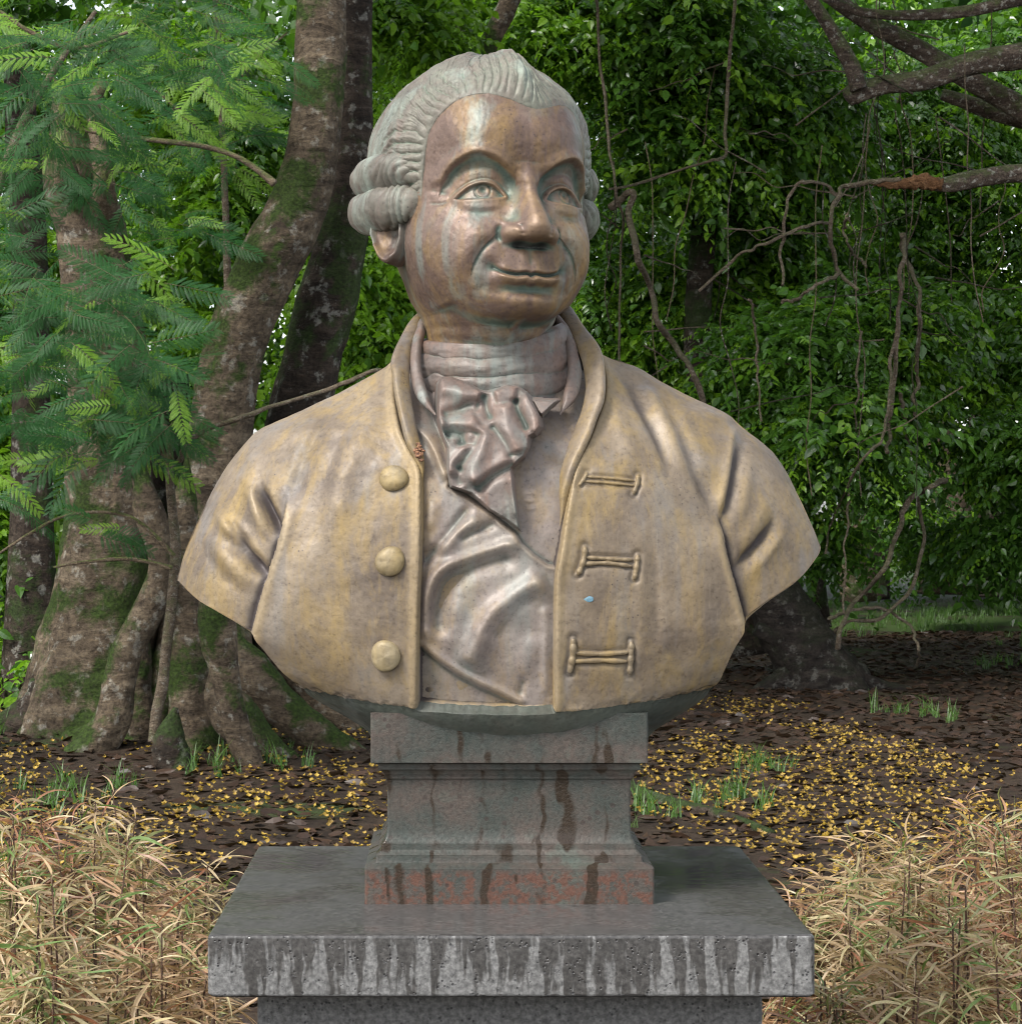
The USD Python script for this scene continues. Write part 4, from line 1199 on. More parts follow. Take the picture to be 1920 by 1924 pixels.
def bark(name, dark, mid, pale, moss, moss_amt, lichen=.3, scale=1.0, ring=.4):
    n = {
        'g': ('geometry', {}),
        'mp': ('mapping', {'scale': (3.0 * scale, 3.0 * scale, 9.0 * scale)}),
        'n1': ('noise_texture', {'scale': 1.0, 'detail': 7.0, 'roughness': .68, 'distortion': .7}),
        'r1': ('rgb_ramp', {'ramp': [(.30, dark), (.5, mid), (.70, pale)]}),
        'n2': ('noise_texture', {'scale': 11.0 * scale, 'detail': 5.0, 'roughness': .65}),
        'r2': ('rgb_ramp', {'ramp': [(.56, (0, 0, 0)), (.63, (1, 1, 1))]}),
        'lm': ('math', {'math_type': 'multiply', 'value2': lichen}),
        'ml': ('mix_color', {'b': (.36, .36, .32)}),
        'n5': ('noise_texture', {'scale': 34.0 * scale, 'detail': 5.0, 'roughness': .7}),
        'r5': ('rgb_ramp', {'ramp': [(.32, (.22, .20, .18)), (.52, (.95, .95, .95)), (.72, (1.35, 1.3, 1.2))]}),
        'mm': ('mix_color', {'blend_type': 'multiply', 'fac': .85, 'use_clamp': False}),
        'mp2': ('mapping', {'scale': (5.0, 5.0, 60.0)}),
        'n6': ('noise_texture', {'scale': 1.0, 'detail': 3.0}),
        'r6': ('rgb_ramp', {'ramp': [(.58, (1, 1, 1)), (.70, (1.5, 1.45, 1.3))]}),
        'mr': ('mix_color', {'blend_type': 'multiply', 'fac': ring, 'use_clamp': False}),
        'sp': ('separate_xyz', {}),
        'n3': ('noise_texture', {'scale': 2.4 * scale, 'detail': 6.0, 'roughness': .66}),
        'nz': ('math', {'math_type': 'multiply_add', 'value2': .16}),
        'r3': ('rgb_ramp', {'ramp': [(.50, (0, 0, 0)), (.58, (1, 1, 1))]}),
        'm3': ('math', {'math_type': 'multiply', 'value2': moss_amt}),
        'n4': ('noise_texture', {'scale': 50.0, 'detail': 3.0}),
        'r4': ('rgb_ramp', {'ramp': [(.3, tuple(.4 * x for x in moss)), (.7, tuple(1.5 * x for x in moss))]}),
        'mo': ('mix_color', {}),
        'b1': ('bump', {'strength': .85, 'distance': .03}),
        'b2': ('bump', {'strength': .8, 'distance': .016}),
        'p': ('principled_bsdf', {'roughness': .8, 'specular_ior_level': .14}),
    }
    l = [('g.position', f'{x}.vector') for x in ('mp', 'n2', 'n3', 'n4', 'n5', 'mp2')] + [
        ('mp.vector', 'n1.vector'), ('n1.fac', 'r1.fac'), ('n2.fac', 'r2.fac'), ('r2.color', 'lm.value1'), ('lm.value', 'ml.fac'), ('r1.color', 'ml.a'),
        ('n5.fac', 'r5.fac'), ('ml.result', 'mm.a'), ('r5.color', 'mm.b'), ('mp2.vector', 'n6.vector'), ('n6.fac', 'r6.fac'), ('mm.result', 'mr.a'), ('r6.color', 'mr.b'),
        ('g.normal', 'sp.vector'), ('sp.z', 'nz.value1'), ('n3.fac', 'nz.value3'), ('nz.value', 'r3.fac'), ('r3.color', 'm3.value1'),
        ('n4.fac', 'r4.fac'), ('m3.value', 'mo.fac'), ('mr.result', 'mo.a'), ('r4.color', 'mo.b'), ('mo.result', 'p.base_color'),
        ('n1.fac', 'b1.height'), ('n5.fac', 'b2.height'), ('b1.normal', 'b2.normal'), ('b2.normal', 'p.normal')]
    return usdkit.material(stage, '/World/Looks/' + name, n, l, surface='p.BSDF')


def leaf_material(name, ramp, rough=.34, trans=.30, trans_tint=(1.5, 1.7, .6), spec=.5, vein=True):
    n = {
        'g': ('geometry', {}),
        'oi': ('object_info', {}),
        'ad': ('math', {'math_type': 'multiply_add', 'value2': .75}),
        'sc': ('math', {'math_type': 'multiply', 'value2': .25}),
        'r': ('rgb_ramp', {'ramp': ramp}),
        'nz': ('noise_texture', {'scale': 60.0, 'detail': 3.0}),
        'rn': ('rgb_ramp', {'ramp': [(.3, (.75, .75, .75)), (.7, (1.2, 1.2, 1.2))]}),
        'm': ('mix_color', {'blend_type': 'multiply', 'fac': .8, 'use_clamp': False}),
        't': ('mix_color', {'blend_type': 'multiply', 'fac': 1.0, 'use_clamp': False, 'b': trans_tint}),
        'p': ('principled_bsdf', {'roughness': rough, 'specular_ior_level': spec}),
        'tr': ('translucent_bsdf', {}),
        'x': ('mix_closure', {'fac': trans}),
    }
    l = [('g.random_per_island', 'ad.value1'), ('oi.random', 'sc.value1'), ('sc.value', 'ad.value3'), ('ad.value', 'r.fac'), ('g.position', 'nz.vector'), ('nz.fac', 'rn.fac'),
         ('r.color', 'm.a'), ('rn.color', 'm.b'), ('m.result', 'p.base_color'), ('m.result', 't.a'), ('t.result', 'tr.color'), ('p.BSDF', 'x.closure1'), ('tr.BSDF', 'x.closure2')]
    return usdkit.material(stage, '/World/Looks/' + name, n, l, surface='x.closure')


M_bark = bark('bark_fig', (.022, .016, .011), (.070, .053, .036), (.142, .112, .078), (.018, .033, .005), .95, .25)
M_bark_dark = bark('bark_dark', (.010, .008, .006), (.026, .019, .014), (.06, .047, .036), (.016, .03, .006), .8, .30)  # bark in a darker tone
M_bark_black = bark('bark_black', (.006, .005, .004), (.014, .011, .009), (.034, .028, .023), (.01, .016, .005), .3, .12)
M_bark_brown = bark('bark_branch', (.022, .017, .014), (.060, .044, .034), (.14, .115, .09), (.05, .075, .02), .5, .5, 2.0)
M_liana = bark('bark_liana', (.05, .038, .028), (.115, .088, .062), (.20, .165, .125), (.05, .07, .02), .3, .3, 4.0, .2)
M_twig = bark('bark_twig', (.06, .045, .03), (.13, .098, .066), (.21, .165, .11), (.07, .10, .02), .6, .2, 4.0, .2)
M_wood = bark('broken_wood', (.05, .022, .010), (.125, .062, .028), (.22, .125, .065), (.1, .08, .02), 0, .0, 3.0)
M_leaf = leaf_material('leaf_forest', [(0, (.028, .072, .010)), (.4, (.072, .165, .020)), (.75, (.135, .25, .030)), (1, (.20, .32, .05))], rough=.27, spec=.6, trans=.34)
M_leaf_light = leaf_material('leaf_forest_pale_sunlit', [(0, (.09, .19, .014)), (.5, (.18, .31, .024)), (1, (.26, .40, .055))], trans=.42, rough=.32)  # paler leaf colour, also standing in for direct sun on foliage
M_leaf_canopy = leaf_material('leaf_canopy', [(0, (.012, .04, .010)), (1, (.05, .11, .02))], rough=.5, trans=.25)
M_frond = leaf_material('frond', [(0, (.014, .058, .014)), (.5, (.026, .084, .020)), (1, (.055, .125, .026))], rough=.45, trans=.34, spec=.16)
M_frond_sunlit = leaf_material('frond_sunlit', [(0, (.12, .23, .024)), (1, (.19, .32, .04))], rough=.45, trans=.45, spec=.25)  # sunlight put into the frond colour
M_croton = leaf_material('hedge_leaf', [(0, (.22, .10, .05)), (.08, (.28, .17, .09)), (.22, (.33, .26, .14)), (.50, (.39, .34, .18)), (.66, (.22, .23, .08)), (.82, (.12, .17, .04)), (1, (.08, .13, .028))],
                         rough=.45, trans=.22, trans_tint=(1.2, 1.2, .8))
M_stem = bark('hedge_stem', (.09, .05, .035), (.17, .10, .07), (.26, .18, .12), (.1, .1, .03), .0, .1, 5.0, .1)
M_litter = leaf_material('litter_leaf', [(0, (.016, .010, .007)), (.35, (.045, .025, .015)), (.65, (.085, .046, .026)), (.88, (.13, .08, .045)), (1, (.17, .125, .08))], rough=.45, trans=.05, spec=.25)
M_petal = leaf_material('petal', [(0, (.16, .10, .02)), (.18, (.34, .22, .03)), (.5, (.46, .35, .035)), (.85, (.52, .43, .06)), (1, (.54, .47, .16))], rough=.6, trans=.25, trans_tint=(1.1, 1.1, .9))
M_grass = leaf_material('grass_blade', [(0, (.04, .09, .018)), (.5, (.085, .15, .03)), (1, (.15, .21, .05))], rough=.45, trans=.3)


def ground_material():
    n = {
        'g': ('geometry', {}),
        'n1': ('noise_texture', {'scale': .9, 'detail': 7.0, 'roughness': .7}),
        'r1': ('rgb_ramp', {'ramp': [(.30, (.012, .008, .006)), (.5, (.026, .018, .012)), (.7, (.05, .035, .024))]}),
        'n2': ('noise_texture', {'scale': 28.0, 'detail': 5.0, 'roughness': .7}),
        'r2': ('rgb_ramp', {'ramp': [(.3, (.45, .42, .4)), (.6, (1.1, 1.1, 1.1)), (.8, (1.7, 1.6, 1.5))]}),
        'm': ('mix_color', {'blend_type': 'multiply', 'fac': 1.0, 'use_clamp': False}),
        'sp': ('separate_xyz', {}),
        'far': ('map_range', {'from_min': 27.0, 'from_max': 31.0, 'to_min': 0, 'to_max': .17, 'clamp': True}),
        'n3': ('noise_texture', {'scale': .55, 'detail': 5.0, 'roughness': .65}),
        'a3': ('math', {'math_type': 'add'}),
        'r3': ('rgb_ramp', {'ramp': [(.60, (0, 0, 0)), (.70, (1, 1, 1))]}),
        'mg': ('mix_color', {'b': (.032, .055, .014)}),
        'b': ('bump', {'strength': .7, 'distance': .03}),
        'p': ('principled_bsdf', {'roughness': .75, 'specular_ior_level': .15}),
    }
    l = [('g.position', f'{x}.vector') for x in ('n1', 'n2', 'n3', 'sp')] + [
        ('n1.fac', 'r1.fac'), ('n2.fac', 'r2.fac'), ('r1.color', 'm.a'), ('r2.color', 'm.b'), ('sp.y', 'far.value'), ('n3.fac', 'a3.value1'), ('far.result', 'a3.value2'),
        ('a3.value', 'r3.fac'), ('r3.color', 'mg.fac'), ('m.result', 'mg.a'), ('mg.result', 'p.base_color'), ('n2.fac', 'b.height'), ('b.normal', 'p.normal')]
    return usdkit.material(stage, '/World/Looks/forest_floor', n, l, surface='p.BSDF')


M_ground = ground_material()


# ------------------------------------------------------------------ ground
def ground_z(x, y):
    x, y = np.asarray(x, float), np.asarray(y, float)
    z = .16 * np.exp(-0.5 * ((x + 2.0) / 1.5) ** 2 - 0.5 * ((y - 15.6) / 1.6) ** 2)
    p = np.stack([x / 2.2, y / 2.2, 0 * x], -1)
    return z + (fbm(p, 3, 21) - .5) * .16 * smoothstep(5, 9, y)


gx = np.concatenate([np.linspace(-60, -8, 30)[:-1], np.linspace(-8, 8, 130), np.linspace(8, 60, 30)[1:]])
gy = np.concatenate([np.linspace(-25, 7, 20)[:-1], np.linspace(7, 34, 220), np.linspace(34, 120, 40)[1:]])
GX, GY = np.meshgrid(gx, gy)
GZ = ground_z(GX, GY)
obj('ground', (np.stack([GX, GY, GZ], -1).reshape(-1, 3), grid_faces(len(gy), len(gx))), M_ground, kind='structure')


def on_ground(px, py):
    """The ground point seen at a pixel (flat estimate, then dropped on the relief)."""
    Y = EYE * FPX / (np.asarray(py, float) - CY)
    X = (np.asarray(px, float) - CX) * Y / FPX
    return np.stack([X, Y, ground_z(X, Y)], -1)


# ------------------------------------------------------------------ leaves and instancing
def quats(R):
    from scipy.spatial.transform import Rotation
    q = Rotation.from_matrix(R).as_quat()
    return np.concatenate([q[:, 3:], q[:, :3]], 1)


def frames(forward, up):
    """Rotation matrices whose x axis is forward and z axis close to up."""
    f = forward / (np.linalg.norm(forward, axis=-1, keepdims=True) + 1e-9)
    s = np.cross(up, f); s /= np.linalg.norm(s, axis=-1, keepdims=True) + 1e-9
    return np.stack([f, s, np.cross(f, s)], -1)


def instancer(parent, name, protos, pos, R, scale, idx, label=None, cat=None, kind='stuff'):
    path = numbered(parent, name)
    pi = UsdGeom.PointInstancer.Define(stage, path)
    root = '/'.join(parent.split('/')[:3])
    pos = np.asarray(pos, float) - ORIGIN.get(root, np.zeros(3))
    for k, (shape, mesh, mat) in enumerate(protos):
        usdkit.mesh(stage, f'{path}/{shape}_{k + 1:03d}' if k else f'{path}/{shape}', mesh, mat, smooth=False)
        pi.CreatePrototypesRel().AddTarget(f'{path}/{shape}_{k + 1:03d}' if k else f'{path}/{shape}')
    q = quats(R)
    pi.CreatePositionsAttr(Vt.Vec3fArray.FromNumpy(pos.astype(np.float32)))
    pi.CreateOrientationsAttr(Vt.QuathArray([Gf.Quath(*map(float, x)) for x in q]))
    s = np.asarray(scale, np.float32)
    pi.CreateScalesAttr(Vt.Vec3fArray.FromNumpy(np.repeat(s[:, None], 3, 1) if s.ndim == 1 else s))
    pi.CreateProtoIndicesAttr(Vt.IntArray.FromNumpy(np.asarray(idx, np.int32)))
    tag(pi.GetPrim(), label, cat, None, kind)
    return path


def leaf_shape(L, W, cup=.18, droop=.15, tip=1.5, n=4):
    """An ovate leaf along +x, folded a little along its midrib."""
    t = np.linspace(0, 1, n + 2)
    w = W / 2 * np.sin(np.pi * t ** .75) ** .85 * (1 - .25 * t ** tip)
    w[0] = W * .03; w[-1] = W * .01
    x, z = L * t, -droop * L * t ** 2
    mid = np.stack([x, 0 * x, z], -1)
    lft = np.stack([x, w, z + cup * w], -1); rgt = np.stack([x, -w, z + cup * w], -1)
    v = np.vstack([mid, lft, rgt]); m = n + 2
    f = []
    for i in range(m - 1):
        f += [[i, i + 1, m + i + 1], [i, m + i + 1, m + i], [i, 2 * m + i, 2 * m + i + 1], [i, 2 * m + i + 1, i + 1]]
    return v, np.array(f)


def place(v, R, p, s=1.0):
    return (v * s) @ R.T + p


def spray(r, twigs=5, leaves=11, L=.095, W=.055, length=.55, droop=.5, spread=1.0):
    """A leafy spray: a few arching twigs with alternate leaves, about its own centre."""
    parts, wood = [], []
    for _ in range(twigs):
        d = r.normal(size=3); d[2] = d[2] * .5 + .1; d /= np.linalg.norm(d)
        ln = length * r.uniform(.6, 1.1)
        t = np.linspace(0, 1, 6)[:, None]
        path = d * ln * t * spread + np.array([0, 0, -1]) * droop * ln * t ** 2
        wood.append(tube(path, np.linspace(.0035, .0012, 6), 3, cap=False))
        tt = np.linspace(.12, 1, leaves)
        for k, q in enumerate(tt):
            p = np.array([np.interp(q, t[:, 0], path[:, i]) for i in range(3)])
            tan = d * spread + np.array([0, 0, -2 * droop * q]); tan /= np.linalg.norm(tan)
            side = np.cross(tan, [0, 0, 1]); side /= np.linalg.norm(side) + 1e-6
            sg = 1 if k % 2 else -1
            fwd = tan * .55 + side * sg * .9 + r.normal(size=3) * .22 + np.array([0, 0, -.35])
            up = np.array([0, 0, 1.0]) + r.normal(size=3) * .45 + side * sg * .1
            R = frames(fwd[None], up[None])[0]
            s = r.uniform(.6, 1.2)
            v, f = leaf_shape(L * s, W * s * r.uniform(.85, 1.15), r.uniform(.05, .35), r.uniform(0, .35), 1.5, 3)
            parts.append((place(v, R, p), f))
    return join(parts), join(wood)


def sprays(seed, count, mat, **kw):
    r = np.random.default_rng(seed)
    out = []
    for _ in range(count):
        q = dict(kw); f_ = (1.0, .62, 1.28, .8, 1.12)[len(out) % 5]
        q['L'] = q.get('L', .095) * f_; q['W'] = q.get('W', .055) * f_ * r.uniform(.8, 1.15); q['leaves'] = int(q.get('leaves', 11) / f_ ** .8)
        leaves, wood = spray(r, **q)
        out.append(('spray', leaves, mat))
    return out


def scatter_crown(parent, name, centers, radii, count, seed, mat, proto_kw=None, protos=5, size=(.8, 1.25), shell=.0, squash=1.0, mat2=None, mix=0.0):
    """Sprays of leaves through a crown made of overlapping ellipsoids."""
    r = np.random.default_rng(seed)
    C, Rd = np.asarray(centers, float), np.asarray(radii, float)
    if Rd.ndim == 1:
        Rd = np.repeat(Rd[:, None], 3, 1)
    vol = Rd.prod(1); pick = r.choice(len(C), count, p=vol / vol.sum())
    d = r.normal(size=(count, 3)); d /= np.linalg.norm(d, axis=1, keepdims=True)
    rad = (shell + (1 - shell) * r.random(count)) ** (1 / 2.2)
    pos = C[pick] + d * rad[:, None] * Rd[pick]
    # clump: drop the sprays that fall in the gaps of a noise field
    keep = fbm(pos / .9, 3, seed % 97) > .40
    pos = pos[keep]; m = len(pos)
    fw = r.normal(size=(m, 3)); up = np.array([0, 0, 1.0]) + r.normal(size=(m, 3)) * .25
    P = sprays(seed + 1, protos, mat, **(proto_kw or {}))
    idx = r.integers(0, protos, m)
    if mat2:
        P += sprays(seed + 2, 2, mat2, **(proto_kw or {}))
        idx = np.where(r.random(m) < mix, protos + r.integers(0, 2, m), idx)
    fw[:, 2] *= .15
    return instancer(parent, name, P, pos, frames(fw, up), r.uniform(*size, m), idx)


def limb(pts, Y, sides=24, n=70, rough=.10, seed=1, lobes=0.0, freq=1.0):
    """A tapered, uneven limb through (px, py, radius in px[, distance]) stations."""
    p = np.array([list(q) + ([Y] if len(q) == 3 else []) for q in pts], float)
    c = spline(p, n)
    path = px_world(c[:, 0], c[:, 1], c[:, 3])
    rad = np.maximum(c[:, 2], .4) * c[:, 3] / FPX

    def bump(t, ang):
        ang, t = np.broadcast_arrays(ang, t)
        q = np.stack([np.cos(ang) * 1.2 + seed, np.sin(ang) * 1.2, t * 7 * freq + seed], -1)
        k = 1 + (fbm(q, 4, seed) - .5) * 2.4 * rough + (fbm(q * np.array([5., 5., 2.2]), 3, seed + 1) - .5) * .09 * (sides > 20)
        if lobes:
            k = k + lobes * np.cos(5 * ang + 2 * t + seed) * smoothstep(.45, 1, t) + lobes * .6 * np.cos(3 * ang - 3 * t + 2 * seed) * smoothstep(.2, 1, t)
        return k
    return tube(path, rad, sides, bump)


# ------------------------------------------------------------------ the great tree behind his right shoulder
TY = 15.5
fig = thing('fig_tree', 'massive old tree with mossy twin trunks and buttress roots left of the bust', 'tree', px_world(330, 1400, TY) * [1, 1, 0])
obj('trunk', limb([(604, -120, 46), (602, 60, 46), (598, 170, 47), (588, 270, 49), (570, 350, 52), (545, 420, 57), (508, 490, 60), (468, 575, 58), (436, 680, 58), (416, 800, 60), (402, 920, 66), (394, 1040, 74), (388, 1160, 86), (382, 1280, 102), (376, 1400, 128), (372, 1470, 150)],
                  TY, 72, 220, .13, 3, .07, 1.6), M_bark, fig)
obj('trunk', limb([(664, -120, 36), (662, 120, 38), (656, 300, 42), (644, 430, 48), (620, 540, 54), (592, 640, 56), (566, 760, 58), (545, 880, 60), (528, 1000, 66), (512, 1130, 76), (502, 1260, 88), (496, 1380, 110), (492, 1450, 130)],
                  TY + .55, 64, 200, .14, 5, .07, 1.6), M_bark_dark, fig, label='darker trunk leaning behind the first')
obj('trunk', limb([(128, 150, 24), (130, 240, 36), (140, 310, 58), (160, 400, 64), (182, 500, 68), (198, 640, 74), (205, 780, 80), (205, 900, 84), (200, 1020, 88), (192, 1140, 98), (180, 1250, 114), (168, 1350, 138), (160, 1430, 170)],
                  TY - .1, 72, 200, .15, 8, .08, 1.6), M_bark, fig, label='left trunk with broken stub')
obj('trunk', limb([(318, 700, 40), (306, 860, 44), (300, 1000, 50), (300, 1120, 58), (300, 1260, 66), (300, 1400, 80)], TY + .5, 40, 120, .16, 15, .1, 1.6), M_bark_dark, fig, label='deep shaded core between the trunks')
LIMBS = [
    ([(196, 150, 10), (176, 200, 13), (186, 270, 16), (196, 340, 20, TY - .5), (190, 420, 30, TY - .1)], TY - .5, M_twig),
    ([(112, 170, 12), (116, 240, 16), (124, 320, 22), (132, 380, 30, TY)], TY - .5, M_twig),
    ([(262, 860, 28), (276, 950, 28), (300, 1025, 26), (304, 1085, 27), (272, 1160, 29), (238, 1220, 29), (224, 1290, 31), (208, 1360, 34), (160, 1420, 38), (100, 1462, 40), (40, 1480, 30)], TY - 1.0, M_bark),
    ([(268, 1150, 24), (258, 1230, 27), (256, 1310, 30), (262, 1400, 42)], TY - .6, M_bark),
    ([(352, 860, 22), (346, 960, 26), (342, 1060, 30), (350, 1180, 34), (356, 1300, 38), (366, 1420, 50)], TY - .9, M_bark),
    ([(392, 1060, 30), (405, 1160, 34), (420, 1250, 28), (432, 1320, 25), (452, 1390, 25), (472, 1440, 23), (490, 1500, 18), (498, 1540, 8)], TY - 1.6, M_bark),
    ([(430, 1180, 40), (470, 1260, 40), (530, 1330, 36), (590, 1375, 34), (650, 1420, 34), (720, 1465, 28), (800, 1490, 18)], TY - .8, M_bark),
    ([(470, 1130, 50), (530, 1220, 46), (590, 1290, 42), (650, 1350, 40), (700, 1395, 34), (770, 1420, 26)], TY + .2, M_bark),
    ([(400, 1240, 40), (430, 1330, 42), (500, 1410, 36), (570, 1455, 28), (650, 1490, 22), (720, 1510, 14)], TY - 1.2, M_bark),
    ([(130, 1230, 50), (105, 1300, 52), (70, 1345, 44), (10, 1375, 38), (-60, 1400, 30)], TY - .2, M_bark_dark),
    ([(330, 1330, 40), (318, 1400, 34), (340, 1450, 30), (390, 1480, 26), (440, 1500, 18)], TY - 1.6, M_bark_dark),
    ([(190, 1350, 60), (170, 1400, 50), (120, 1440, 44), (60, 1440, 36), (-20, 1450, 30)], TY - .6, M_bark),
]
for k_, (p_, y_, m_) in enumerate(LIMBS):
    if k_ > 1:
        p_[0] = (p_[0][0], p_[0][1], p_[0][2] * .12)
    obj('root' if k_ > 1 else 'branch', limb(p_, y_, 32, 90, .16, 20 + k_, .03, 1.2), m_, fig)
scatter_crown(fig, 'crown', [(-3.2, 16.5, 7.6), (-.8, 17.5, 8.2), (1.6, 18.5, 8.6), (-5.5, 17.0, 8.0), (3.8, 19.5, 8.8)], [(2.6, 3.0, 1.5), (2.4, 3.2, 1.5), (2.4, 3.4, 1.5), (2.6, 3.0, 1.6), (2.4, 3.4, 1.5)],
              380, 61, M_leaf_canopy, dict(twigs=6, leaves=14, L=.16, W=.10, length=.8), protos=3)  # crown above the view, added to shade the trunks and ground

# a root crossing the ground on the right of the pedestal
rt = thing('surface_root', 'dark root lying across the ground right of the bronze base', 'root', on_ground(1300, 1530))
p_ = np.array([(1160, 1478), (1200, 1500), (1260, 1520), (1330, 1538), (1400, 1556), (1450, 1572)], float)
c_ = spline(p_, 50)
w_ = on_ground(c_[:, 0], c_[:, 1]); w_[:, 2] += .01
obj('root_limb', tube(w_, np.linspace(.05, .025, 50), 16, lambda t, a: 1 + .25 * (fbm(np.stack(np.broadcast_arrays(np.cos(a), np.sin(a), t * 12), -1), 3, 4) - .5)), M_bark_dark, rt)

# ------------------------------------------------------------------ leaning trunk behind his left shoulder
ln = thing('leaning_trunk', 'dark leaning tree stump with spreading roots behind the right of the bust', 'tree stump', on_ground(1540, 1295))
SY = float(on_ground(1520, 1290)[1])
obj('trunk', limb([(1330, 880, 40), (1380, 980, 46), (1430, 1080, 52), (1480, 1170, 58), (1520, 1240, 72), (1540, 1290, 95), (1545, 1320, 110)], SY, 48, 120, .16, 33, .07, 1.4), M_bark_black, ln)
for k_, p_ in enumerate(([(1560, 1250, 26), (1610, 1278, 18), (1660, 1290, 12), (1720, 1300, 7)], [(1500, 1260, 30), (1440, 1300, 22), (1400, 1320, 14)], [(1545, 1285, 30), (1560, 1315, 22), (1590, 1330, 14)],
                         [(1420, 1180, 14), (1460, 1200, 16), (1500, 1230, 20)])):
    obj('root', limb(p_, SY - .15, 20, 40, .15, 50 + k_), M_bark_black, ln)

# ------------------------------------------------------------------ spreading tree: its limbs reach in from the right
sp = thing('spreading_tree', 'tree whose thick bare limbs reach in from the upper right edge', 'tree', px_world(2100, 1250, 20.5) * [1, 1, 0])
obj('trunk', limb([(2120, -300, 60), (2110, 100, 70), (2100, 500, 80), (2095, 900, 90), (2090, 1250, 130)], 20.5, 40, 60, .12, 71, .05), M_bark_brown, sp)
for k_, (p_, y_) in enumerate((
        ([(2110, 40, 40), (2000, 90, 32), (1920, 104, 26), (1830, 118, 22), (1740, 148, 20), (1660, 160, 18), (1606, 176, 20), (1592, 186, 14)], 20.0),
        ([(1614, 168, 16), (1598, 120, 15), (1572, 72, 14), (1545, 30, 12), (1510, -20, 11), (1480, -70, 10)], 19.9),
        ([(2110, 330, 40), (2020, 260, 28), (1920, 204, 22), (1820, 148, 20), (1720, 90, 18), (1630, 40, 16), (1540, -20, 14), (1460, -70, 12)], 20.8),
        ([(2100, 260, 30), (1990, 232, 22), (1900, 216, 20), (1840, 200, 16), (1770, 176, 11)], 21.3),
        ([(2100, -60, 26), (1990, -20, 16), (1900, 2, 12), (1800, 22, 11), (1700, 28, 10), (1620, 22, 9), (1560, 0, 8)], 20.3),
        ([(2100, 380, 40), (2010, 338, 24), (1920, 326, 18), (1840, 334, 17), (1780, 346, 15), (1735, 344, 10)], 19.6))):
    obj('limb', limb(p_, y_, 24, 80, .12, 80 + k_), M_bark_brown, sp)
obj('broken_end', limb([(1770, 346, 12), (1730, 340, 14), (1695, 346, 10), (1660, 345, 7), (1630, 342, 2)], 19.58, 14, 40, .55, 95, 0, 3), M_wood, sp, label='torn orange broken branch end')
scatter_crown(sp, 'crown', [(3.2, 20.5, 8.0), (5.5, 21, 8.0), (1.0, 22.5, 8.6), (4.4, 24.5, 8.6)], [(2.2, 3.0, 1.4), (2.2, 3.0, 1.5), (2.2, 3.0, 1.4), (2.6, 3.0, 1.6)], 90, 63, M_leaf_canopy,
              dict(twigs=6, leaves=14, L=.15, W=.09, length=.8), protos=3)  # unseen crown overhead, added for its shade

# ------------------------------------------------------------------ the leafy wall of the wood
LEAFKW = dict(twigs=6, leaves=13, L=.088, W=.052, length=.55, droop=.45)


def leafy_tree(name, label, cat, base, trunk, Yt, blobs, count, seed, mat=None, mat2=None, mix=.25, singles=0, kw=None, trunk_mat=None, group=None):
    """trunk: px stations; blobs: (px, py, rx px, ry px, Y, ry metres)."""
    t = thing(name, label, cat, base, group)
    if trunk:
        obj('trunk', limb(trunk, Yt, 24, 60, .14, seed, .04), trunk_mat or M_bark_dark, t)
    C, Rr = [], []
    for px, py, rx, rz, Y, ry in blobs:
        C.append(px_world(px, py, Y)); Rr.append((rx * Y / FPX, ry, rz * Y / FPX))
    scatter_crown(t, 'crown', C, Rr, int(count * 2.2), seed, mat or M_leaf, kw or LEAFKW, mat2=mat2 or M_leaf_light, mix=mix, shell=.15)
    if singles:
        r = np.random.default_rng(seed + 9)
        C, Rr = np.array(C), np.array(Rr)
        for k in range(singles):
            i = r.integers(len(C))
            a, b = r.uniform(0, 2 * np.pi), math.sqrt(r.random())
            p = C[i] + np.array([math.cos(a) * b * Rr[i, 0], -Rr[i, 1] * (1.02 - .3 * b) - r.uniform(0, .3), math.sin(a) * b * Rr[i, 2]])
            if p[2] < .2:
                continue
            fw = r.normal(size=3); fw[2] = -abs(fw[2]) * .6 - .3
            up = np.array([0, -.7, .7]) + r.normal(size=3) * .45
            s = r.uniform(.7, 1.3)
            v, f = leaf_shape(.11 * s, .068 * s, r.uniform(.05, .3), r.uniform(.05, .35), 1.5, 4)
            obj('leaf', (place(v, frames(fw[None], up[None])[0], p), f), M_leaf_light if r.random() < .3 else M_leaf, t, smooth=False)
    return t


